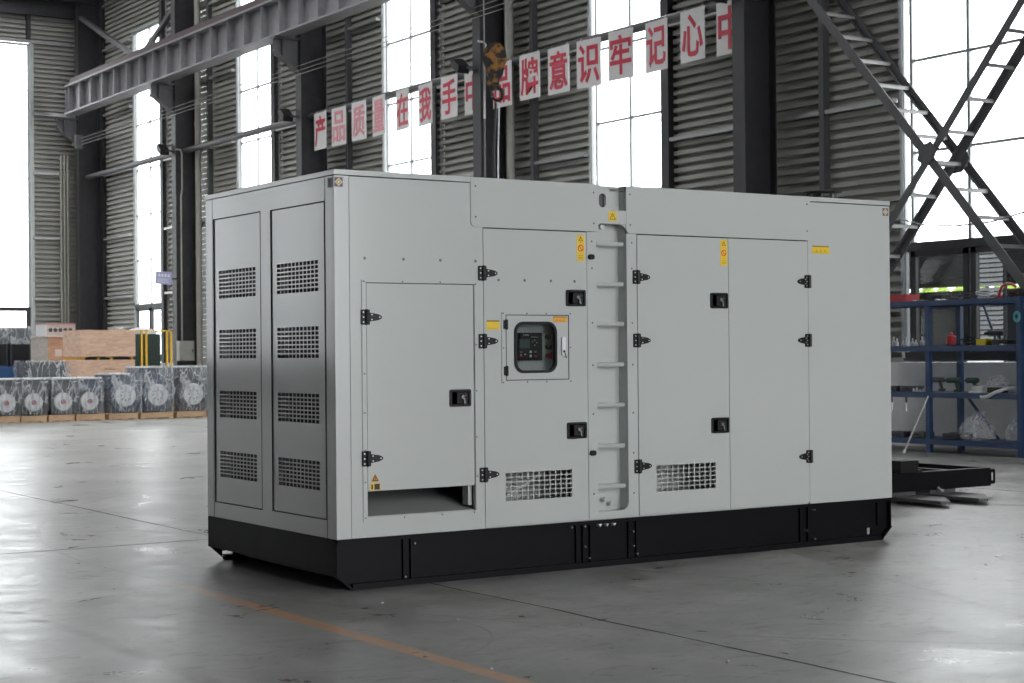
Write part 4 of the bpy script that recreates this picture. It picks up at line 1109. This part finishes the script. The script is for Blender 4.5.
# black machines with film on a blue base
t = thing('blue_pallet_base', 'bright blue steel base block under the black wrapped machines', 'base', (6.2, 28.6, 0))
b = MB(t.location); b.box(5.3, 6.98, 28.0, 29.3, 0.06, 1.12); b.done('block', 'bluebase', t, bevel=.01)
b = MB(t.location); b.box(5.35, 6.9, 28.05, 29.2, 0, .06); b.done('foot', 'motor', t)
for x0, x1, l in ((5.85, 6.60, 'black machine under clear film on the blue base, next to the photo edge'), (6.66, 7.10, 'black machine under clear film on the blue base, next to the brown crate')):
    O = ((x0 + x1) / 2, 28.6, 1.12); t = thing('wrapped_machine', l, 'machine', O, 'black machines on the blue base')
    x1b = min(x1, 6.97) if x0 < 6.6 else x1
    b = MB(O); b.box(x0, x1, 28.2, 29.1, 1.12, 1.62); b.done('cabinet', 'motor', t, bevel=.02)
    b = MB(O); b.box(x0 + .03, x1 - .03, 28.185, 28.2, 1.16, 1.6); b.done('front_panel', 'blackp', t)
    b = MB(O); b.box(x0 + .03, x1b - .03, 28.3, 28.9, 1.62, 1.97); b.done('top_unit', 'steel2', t, bevel=.05)
    b = MB(O); film_box(b, x0, x1, 28.2, 29.1, 1.60, 2.0, amp=.06)
    b.done('wrapping_film', 'film', t, smooth=True)
t = thing('wrapped_panel_box', 'grey box under clear film behind the small alternators', 'machine', (7.05, 27.4, 0)); O = t.location
b = MB(O); b.box(6.66, 7.5, 27.05, 27.75, 0.05, 1.22); b.done('cabinet', 'motor', t, bevel=.02)
b = MB(O); b.box(6.68, 7.48, 27.1, 27.7, 0, .05); b.done('foot', 'pine', t)
b = MB(O); film_box(b, 6.62, 7.54, 27.0, 27.8, .2, 1.25, amp=.04); b.done('wrapping_film', 'film', t, smooth=True)
b = MB((7.3, 26.95, 0)); b.lathe([(.3, 0), (.34, .3), (.35, .75), (.28, .93), (.16, 1.02), (.03, 1.05)], (7.35, 26.93 + .0, .0), 'z', 18)
# cage with machine
t = thing('safety_cage', 'yellow post safety cage with dark green mesh right of the plywood crates', 'cage', (10.85, 31, 0)); O = t.location
b = MB(O)
for x in (10.50, 10.62, 11.14, 11.25): 
    b.box(x, x + .045, 30.5, 30.545, 0, 1.95)
b.box(10.3, 11.32, 30.5, 30.54, 1.92, 1.95)
for x in (10.3, 11.28): b.box(x, x + .04, 31.6, 31.64, 0, 1.95); b.box(x, x + .04, 30.5, 31.64, 1.92, 1.95)
b.done('post', 'cageyellow', t)
b = MB(O)
for x0, x1 in ((10.3, 10.5), (10.67, 11.13)):
    n = int((x1 - x0) / .05)
    for i in range(n + 1): x = x0 + (x1 - x0) * i / n; b.box(x - .004, x + .004, 30.52, 30.528, .1, 1.9)
    for i in range(37): z = .1 + i * .05; b.box(x0, x1, 30.528, 30.536, z - .004, z + .004)
b.done('mesh_panel', 'mesh_green', t)
t = thing('machine_cabinet', 'dark machine with a round domed film cover inside the yellow cage', 'machine', (10.75, 31.0, 0)); O = t.location
b = MB(O); b.box(10.38, 11.08, 30.7, 31.5, 0, 1.86); b.done('cabinet', 'mesh_green', t, bevel=.02)
b = MB(O); b.lathe([(.36, 1.86), (.34, 1.92), (.25, 1.98), (.1, 2.02), (.01, 2.03)], (10.73, 31.1, 0), 'z', 18); b.done('domed_cover', 'palehose', t, smooth=True)
b = MB(O); b.box(10.78, 10.95, 30.66, 30.7, 1.25, 1.6); b.done('control_box', 'motor', t)

# ================================================================== RACK
RX0, RX1 = 11.9, 12.53
t = thing('steel_shelving_rack', 'blue steel four-level shelving rack full of tools against the plaster wall', 'shelving', (12.2, 6.7, 0))
O = (12.2, 6.7, 0); RYS = [5.24, 6.70, 8.16, 9.62]; RYS = RYS[:3]
for y in RYS:
    for x in (RX0, RX1 - .05):
        b = MB(O); b.box(x, x + .06, y - .035, y + .035, 0, 1.945); b.done('post', 'bluerack', t)
for z in (.14, .735, 1.325, 1.905):
    b = MB(O); b.box(RX0 + .02, RX1 - .02, RYS[0], RYS[-1], z + .015, z + .03)
    for x in (RX0 - .006, RX1 - .03): b.box(x, x + .035, RYS[0] + .035, RYS[-1] - .035, z - .035, z + .034)
    b.done('shelf', 'bluerack', t)
b = MB(O); b.bar((RX1 + .005, 6.65, .75), (RX1 + .005, 6.1, .17), .012, .04, up=(0, 1, 0)); b.done('diagonal_brace', 'bluerack', t); b = MB(O); b.bar((RX1 + .005, 6.33, 1.88), (RX1 + .005, 6.10, 1.36), .012, .03, up=(0, 1, 0)); b.done('diagonal_brace', 'bluerack', t)
S1, S2, S3, S4 = 1.942, 1.362, .772, .177      # shelf tops
def one(mb, name, m, label, cat, grp=None, **k): return tag(mb.done(name, m, **k), label, cat, grp)
# top shelf
O = (12.05, 7.25, S1); t = thing('red_basket', 'red open plastic tray on the rack top beside the generator edge', 'basket', O)
b = MB(O); b.ring([(11.95, 7.10), (12.2, 7.10), (12.2, 7.55), (11.95, 7.55)], [(11.97, 7.12), (12.18, 7.12), (12.18, 7.53), (11.97, 7.53)], 'z', S1, S1 + .075); b.box(11.955, 12.195, 7.105, 7.545, S1, S1 + .01); b.done('tray', 'red', t)
b = MB(O); b.ring([(11.94, 7.09), (12.21, 7.09), (12.21, 7.56), (11.94, 7.56)], [(11.965, 7.115), (12.185, 7.115), (12.185, 7.535), (11.965, 7.535)], 'z', S1 + .075, S1 + .09); b.done('rim', 'red', t)
def tool(x, y, z, kind, label, cat='tool', rz=0, m='greytool', grp='tools on the rack'):
    O = (x, y, z); t = thing(kind, label, cat, O, grp, rz)
    if kind == 'wrench':
        b = MB(); b.box(-.008, .008, -.1, .1, 0, .01); b.lathe([(.022, 0), (.022, .012)], (0, .11, 0), 'z', 12); b.lathe([(.018, 0), (.018, .012)], (0, -.11, 0), 'z', 12); b.done('shank', m, t)
    elif kind == 'power_drill':
        b = MB(); b.tube([(0, -.11, .15), (0, .08, .15)], .035, 12); b.done('motor_housing', m, t, smooth=True)
        b = MB(); b.tube([(0, .08, .15), (0, .13, .15)], .02, 10, .01); b.done('chuck', 'hookdark', t)
        b = MB(); b.bar((0, -.05, .13), (0, -.08, .02), .035, .04); b.box(-.03, .03, -.12, -.03, 0, .035); b.done('handle', m, t)
    elif kind == 'tool_case':
        b = MB(); b.box(-.1, .1, -.12, .12, 0, .07); b.done('shell', m, t, bevel=.01)
        b = MB(); b.tube([(-.11, -.04, .04), (-.135, -.03, .04), (-.135, .03, .04), (-.11, .04, .04)], .008, 6); b.done('handle', 'blackp', t)
    elif kind == 'coiled_cable':
        b = MB(); rnd = random.Random(int(y * 100))
        pts = [((.07 + .02 * math.sin(a * 1.7)) * math.cos(a), (.13 + .03 * math.cos(a * 1.3)) * math.sin(a), .012 + .006 * a + .01 * math.sin(a * 3)) for a in [k * .35 for k in range(40)]]
        b.tube(pts, .009, 6); b.done('cable', m, t, smooth=True)
    return t
tool(12.02, 6.88, S1, 'wrench', 'steel wrench lying beside the red tray on the rack top', m='zinc', rz=.3)
tool(12.05, 6.62, S1, 'tool_case', 'low dark tool case on the rack top above the middle post', m='hookdark')
tool(12.05, 6.35, S1, 'wrench', 'dark wrench on the rack top, right of the low tool case', m='hookdark', rz=1.2)
tool(12.06, 6.15, S1, 'coiled_cable', 'dark tangled cable on the rack top before the window mullion', 'cable', m='hookdark')
tool(12.06, 5.88, S1, 'coiled_cable', 'pale grey tangled hose on the rack top left of the red clamp', 'hose', m='palehose')
O = (12.1, 5.55, S1); t = thing('hand_clamp', 'red curved clamp standing on the rack top near its end post', 'clamp', O)
b = MB(O); b.tube([(12.1, 5.70, S1 + .01), (12.1, 5.69, S1 + .08), (12.1, 5.65, S1 + .14), (12.1, 5.58, S1 + .17), (12.1, 5.5, S1 + .165), (12.1, 5.44, S1 + .13)], .018, 8); b.box(12.07, 12.13, 5.66, 5.74, S1, S1 + .02); b.done('frame', 'red', t, smooth=True)
b = MB(O); b.tube([(12.1, 5.52, S1 + .07), (12.1, 5.42, S1 + .07)], .04, 12); b.tube([(12.1, 5.46, S1 + .0), (12.1, 5.46, S1 + .07)], .012, 6); b.done('spindle', 'rail', t)
# second shelf: row of small bottles
for i in range(9):
    y = 7.5 - i * .083; h = .06 + .022 * ((i * 5) % 3)
    O = (12.02 + .03 * (i % 2), y, S2); t = thing('small_bottle', 'small whitish bottle in the row on the second shelf, %s from the generator edge' % ORD[i], 'bottle', O, 'small bottles on the second shelf')
    b = MB(O); b.lathe([(.021, 0), (.024, .01), (.024, h * .6), (.009, h * .75), (.009, h)], O, 'z', 10); b.done('bottle_body', 'white', t, smooth=True)
    b = MB(O); b.lathe([(.011, h), (.011, h + .018)], O, 'z', 8); b.done('cap', 'white', t)
O = (12.08, 6.455, S2); t = thing('spray_can', 'red canister with a cap on the second rack shelf', 'canister', O)
b = MB(O); b.lathe([(.055, 0), (.058, .01), (.058, .11), (.04, .13), (.02, .135)], O, 'z', 16); b.done('canister_body', 'red', t, smooth=True)
b = MB(O); b.lathe([(.02, .135), (.02, .165), (.008, .17)], O, 'z', 10); b.done('cap', 'redknob', t)
O = (12.08, 5.93, S2); t = thing('yellow_box', 'yellow box on the second rack shelf', 'box', O)
b = MB(O); b.box(12.02, 12.16, 5.86, 6.0, S2, S2 + .07); b.done('carton', 'yplastic', t, bevel=.005)
b = MB(O); b.box(12.015, 12.165, 5.855, 6.005, S2 + .07, S2 + .08); b.done('lid', 'yplastic', t)
tool(12.14, 6.2, S2, 'coiled_cable', 'dark cable coil between the red canister and the yellow box', 'cable', m='hookdark')
tool(12.1, 5.62, S2, 'tool_case', 'dark tool case on the second shelf next to the end post', m='hookdark')
tool(12.3, 5.95, S2, 'power_drill', 'dark power drill standing behind the yellow box', m='motor', rz=.5)
# third shelf
tool(12.06, 6.42, S3, 'power_drill', 'dark green power drill on the third shelf, nearer the middle post', m='greenbox', rz=.2)
tool(12.12, 6.17, S3, 'power_drill', 'dark green power drill on the third shelf, beside the white ring reel', m='greenbox', rz=-.15)
O = (12.0, 5.98, S3); t = thing('cable_reel', 'white round reel on the third rack shelf', 'reel', O)
b = MB(O); b.lathe([(.10, 0), (.10, .015), (.07, .02), (.07, .065), (.10, .07), (.10, .085)], O, 'z', 22); b.done('drum', 'palehose', t)
b = MB(O); b.lathe([(.03, .085), (.03, .095)], O, 'z', 12); b.done('hub', 'motor', t)
b = MB((11.95, 5.7, S3)); b.tube([(11.93, 5.86, S3 - .03), (11.89, 5.8, S3 - .055), (11.88, 5.7, S3 - .04), (11.89, 5.6, S3 + .01), (11.95, 5.5, S3 + .05), (12.05, 5.42, S3 + .06)], .022, 8)
one(b, 'curved_hose', 'palehose', 'thick pale hose curving over the third shelf edge', 'hose', smooth=True)
tool(12.12, 5.72, S3, 'tool_case', 'black tool case behind the pale hose on the third shelf', m='hookdark')
tool(12.1, 5.45, S3, 'coiled_cable', 'silvery coiled wire beside the end post on the third shelf', 'cable', m='zinc')
for i, (y, l) in enumerate(((7.45, 'dark tool case on the third shelf nearest the generator'), (7.15, 'dark tool case in the middle of the third shelf left bay'))): tool(12.1, y, S3, 'tool_case', l, m='motor')
tool(12.0, 6.9, S3, 'wrench', 'shiny wrench lying on the third shelf left of the middle post', m='zinc')
for i, (y, l) in enumerate(((7.30, 'screwdriver hanging from the third shelf beam, left of the pair'), (7.05, 'screwdriver hanging from the third shelf beam, right of the pair'))):
    O = (11.885, y, .68); t = thing('screwdriver', l, 'screwdriver', O, 'screwdrivers hanging from the shelf')
    b = MB(O); b.tube([(11.885, y, .70), (11.885, y, .63)], .012, 8); b.done('handle', 'hookdark', t)
    b = MB(O); b.tube([(11.885, y, .63), (11.885, y, .52)], .005, 6); b.done('blade', 'zinc', t)
for i in range(8):
    y = 7.0 - .045 * i * (1 if i < 4 else 1.0); y = (7.62 - i * .05) if i < 4 else (7.0 - (i - 4) * .055)
    O = (11.97, y, S3); b = MB(O); h = .03 + .012 * (i % 3); b.lathe([(.017, 0), (.017, h * .5), (.013, h * .55), (.013, h)], O, 'z', 10)
    one(b, 'socket', 'zinc', 'small metal socket standing on the third shelf, %s from the generator edge' % ORD[i], 'socket', 'sockets on the third shelf', smooth=True)
tool(12.25, 6.88, S3, 'power_drill', 'grey power drill on the third shelf left of the middle post', m='greytool', rz=.8)
tool(12.0, 6.02, S1, 'wrench', 'dark wrench on the rack top under the window mullion', m='hookdark', rz=-.6)
tool(12.0, 6.48, S1, 'wrench', 'pale wrench on the rack top right of the middle post', m='zinc', rz=.9)
tool(12.2, 6.75, S1, 'coiled_cable', 'dark cable coil on the rack top over the middle post', 'cable', m='hookdark')
tool(12.0, 6.30, S2, 'wrench', 'dark wrench on the second shelf right of the red canister', m='hookdark', rz=.4)
tool(12.0, 5.45, S2, 'wrench', 'steel wrench on the second shelf beside the end post', m='zinc', rz=.3)
tool(12.36, 6.55, S4, 'tool_case', 'low black case at the back of the bottom shelf by the middle post', m='hookdark')
# bottom shelf
def bag(x, y, z, r, h, label, seed):
    rnd = random.Random(seed); b = MB((x, y, z)); n = 14; rings = []
    for i, (f, rr) in enumerate(((0, .55), (.08, .9), (.3, 1), (.55, .85), (.75, .5), (.9, .3), (1, .42))):
        rings.append([b._v((x + r * rr * math.cos(2 * math.pi * k / n) * rnd.uniform(.75, 1.15), y + r * rr * math.sin(2 * math.pi * k / n) * rnd.uniform(.75, 1.2), z + h * f + (rnd.uniform(-.015, .015) if i else 0))) for k in range(n)])
    for A, B in zip(rings, rings[1:]):
        for k in range(n): b.bm.faces.new([A[k], A[(k + 1) % n], B[(k + 1) % n], B[k]])
    b.bm.faces.new(rings[0])
    return tag(b.done('plastic_bag', 'film2'), label, 'bag', 'clear plastic bags on the rack')
bag(12.0, 5.98, S4 + .002, .24, .36, 'crumpled clear plastic bag spilling over the bottom shelf below the white reel', 3)
bag(12.1, 5.45, S4 + .002, .15, .28, 'crumpled clear plastic bag on the bottom shelf beside the end post', 5)
bag(12.12, 5.75, S3 + .08, .17, .14, 'crumpled clear plastic bag on the third shelf over the black tool case', 8)
for i, (y, m, l) in enumerate(((6.45, 'motor', 'dark tool case on the bottom shelf right of the middle post'), (7.0, 'greytool', 'grey tool case on the bottom shelf left of the middle post'), (7.35, 'motor', 'dark tool case on the bottom shelf nearest the generator'))): tool(12.12, y, S4, 'tool_case', l, m=m)
# tape roll on the post, leaning rod
O = (11.885, 5.24, 1.70); t = thing('tape_roll', 'teal tape roll hanging on the rack end post', 'tape', O)
b = MB(O); n = 22
b.ring([(5.24 + .048 * math.cos(2 * math.pi * k / n), 1.70 + .068 * math.sin(2 * math.pi * k / n)) for k in range(n)], [(5.24 + .022 * math.cos(2 * math.pi * k / n), 1.70 + .036 * math.sin(2 * math.pi * k / n)) for k in range(n)], 'x', 11.865, 11.892); b.done('tape', 'teal', t)
b = MB(O); b.ring([(5.24 + .022 * math.cos(2 * math.pi * k / n), 1.70 + .036 * math.sin(2 * math.pi * k / n)) for k in range(n)], [(5.24 + .016 * math.cos(2 * math.pi * k / n), 1.70 + .028 * math.sin(2 * math.pi * k / n)) for k in range(n)], 'x', 11.863, 11.894); b.done('core', 'bluebase', t)
b = MB((11.85, 6.8, 0)); b.tube([(11.87, 6.66, .72), (11.55, 6.78, .012)], .010, 8); b.tube([(11.56, 6.778, .05), (11.55, 6.78, .0)], .018, 8)
one(b, 'metal_rod', 'zinc', 'long thin metal rod leaning on the rack middle post', 'rod')

# ================================================================== SECOND SKID ON BLACK FRAME
t = thing('skid_frame', 'empty black steel skid frame lying beyond the right end of the generator', 'frame', (6.3, 2.4, 0)); O = (6.3, 2.4, 0)
Y0, Y1, XR, XL = 1.93, 2.85, 7.56, 4.9
for y, s in ((Y0, 1), (Y1, -1)):
    b = MB(O); b.box(XL, XR, y - .006, y + .006, .09, .25); b.box(XL, XR, min(y, y + s * .07), max(y, y + s * .07), .242, .252); b.box(XL, XR, min(y, y + s * .07), max(y, y + s * .07), .09, .10); b.done('side_channel', 'black', t)
b = MB(O); b.plate('x', XR - .012, XR, Y0, Y1, .09, .25, [(Y0 + .02, Y0 + .09, .14, .21)]); b.box(XL, XL + .012, Y0, Y1, .09, .25); b.ring(rrect(XR - .01, XR + .06, .105, .24, .02, 4), rrect(XR + .008, XR + .045, .135, .21, .012, 4), 'y', Y0 - .006, Y0 + .006)
for x in (5.4, 6.0, 6.6, 7.1): b.box(x, x + .08, Y0, Y1, .12, .245)
b.done('cross_member', 'black', t)
b = MB(O); b.box(6.44, 6.66, Y0 + .01, Y0 + .15, .252, .355); b.box(6.24, 6.34, Y0 + .02, Y0 + .12, .252, .32); b.box(6.6, 6.72, Y0 + .02, Y0 + .1, .252, .27); b.done('mounting_block', 'blackp', t)
b = MB(O); b.box(6.27, 6.31, Y0 + .12, Y0 + .16, .252, .86); b.done('upright_lug', 'blackp', t)
b = MB(O); b.box(6.75, 7.2, Y0 + .55, Y0 + .8, .25, .258); b.done('cover_plate', 'zinc', t)
b = MB(O); b.tube([(6.86, Y0 - .02, .11), (6.88, Y0 - .03, .09), (6.92, Y0 - .03, .08)], .012, 6); b.done('shackle', 'zinc', t)
for x0, x1, l in ((6.32, 6.66, 'steel lifting fork under the black skid frame, nearer the generator'), (6.78, 7.16, 'steel lifting fork under the black skid frame, nearer its open end')):
    O2 = ((x0 + x1) / 2, 2.3, 0); b = MB(O2)
    P = [(x0, 2.7), (x1, 2.7), (x1, 1.66), (x1 - .04, 1.60), (x0 + .06, 1.33), (x0, 1.38)]
    b.prism(P, 'z', .028, .055); b.prism([(x0 + .02, 2.65), (x1 - .02, 2.65), (x1 - .03, 1.9), (x0 + .03, 1.9)], 'z', 0, .028); b.box(x0 + .03, x1 - .03, 1.95, 2.6, .055, .089)
    one(b, 'lifting_fork', 'steel2', l, 'fork', 'forks under the skid frame')

# small grit on the floor
for i, (x, y, l) in enumerate(((.02, -1.25, 'tiny pale pebble on the bare floor near the orange line'), (.35, -2.9, 'tiny pale pebble on the floor beside the joint in front'), (-.55, -2.45, 'tiny pale pebble on the orange line'), (-.02, -.55, 'tiny pale chip on the floor in front of the skid base'))):
    b = MB((x, y, 0)); r = .009; b.lathe([(r * .6, 0), (r, r * .5), (r * .7, r), (r * .1, r * 1.2)], (x, y, .0015), 'z', 6); one(b, 'pebble', 'stone', l, 'pebble', 'pebbles on the floor')

# ================================================================== LIGHT, CAMERA
w = bpy.data.worlds.new('overcast_sky'); SC.world = w; w.use_nodes = True
nt = w.node_tree; bg = nt.nodes['Background']
tc = nt.nodes.new('ShaderNodeTexCoord'); sp = nt.nodes.new('ShaderNodeSeparateXYZ'); rp_ = nt.nodes.new('ShaderNodeValToRGB')
nt.links.new(tc.outputs['Generated'], sp.inputs[0]); nt.links.new(sp.outputs['Z'], rp_.inputs[0]); nt.links.new(rp_.outputs[0], bg.inputs[0])
e = rp_.color_ramp.elements; e[0].position = 0; e[0].color = (.86, .88, .90, 1); e[1].position = .7; e[1].color = (1, 1, 1.0, 1)
bg.inputs[1].default_value = 7.0

cam = bpy.data.cameras.new('camera'); co = bpy.data.objects.new('camera', cam); COL.objects.link(co); SC.camera = co
F_, YAW, PITCH, ROLL = 1687.04, .580732797, 6.68148e-3, -9.00547e-3
cam.sensor_width = 36; cam.lens = F_ * 36 / 1024; cam.clip_end = 500; cam.clip_start = .05
fwd = Vector((math.sin(YAW) * math.cos(PITCH), math.cos(YAW) * math.cos(PITCH), math.sin(PITCH)))
right = Vector((math.cos(YAW), -math.sin(YAW), 0)); up = right.cross(fwd)
c, s = math.cos(ROLL), math.sin(ROLL)
r2 = c * right + s * up; u2 = -s * right + c * up
mw = Matrix((r2, u2, -fwd)).transposed().to_4x4(); mw.translation = Vector((-4.32498283, -8.38252855, 1.3201719))
co.matrix_world = mw
cam.dof.use_dof = True; cam.dof.focus_distance = 10.2; cam.dof.aperture_fstop = 6.3

SC.view_settings.view_transform = 'Standard'; SC.view_settings.look = 'None'
SC.view_settings.exposure = .27; SC.view_settings.gamma = 1; SC.view_settings.use_curve_mapping = False
SC.cycles.max_bounces = 8; SC.cycles.diffuse_bounces = 5; SC.cycles.glossy_bounces = 4; SC.cycles.transparent_max_bounces = 24
SC.cycles.caustics_reflective = False; SC.cycles.caustics_refractive = False; SC.cycles.sample_clamp_indirect = 8
SC.cycles.use_denoising = True
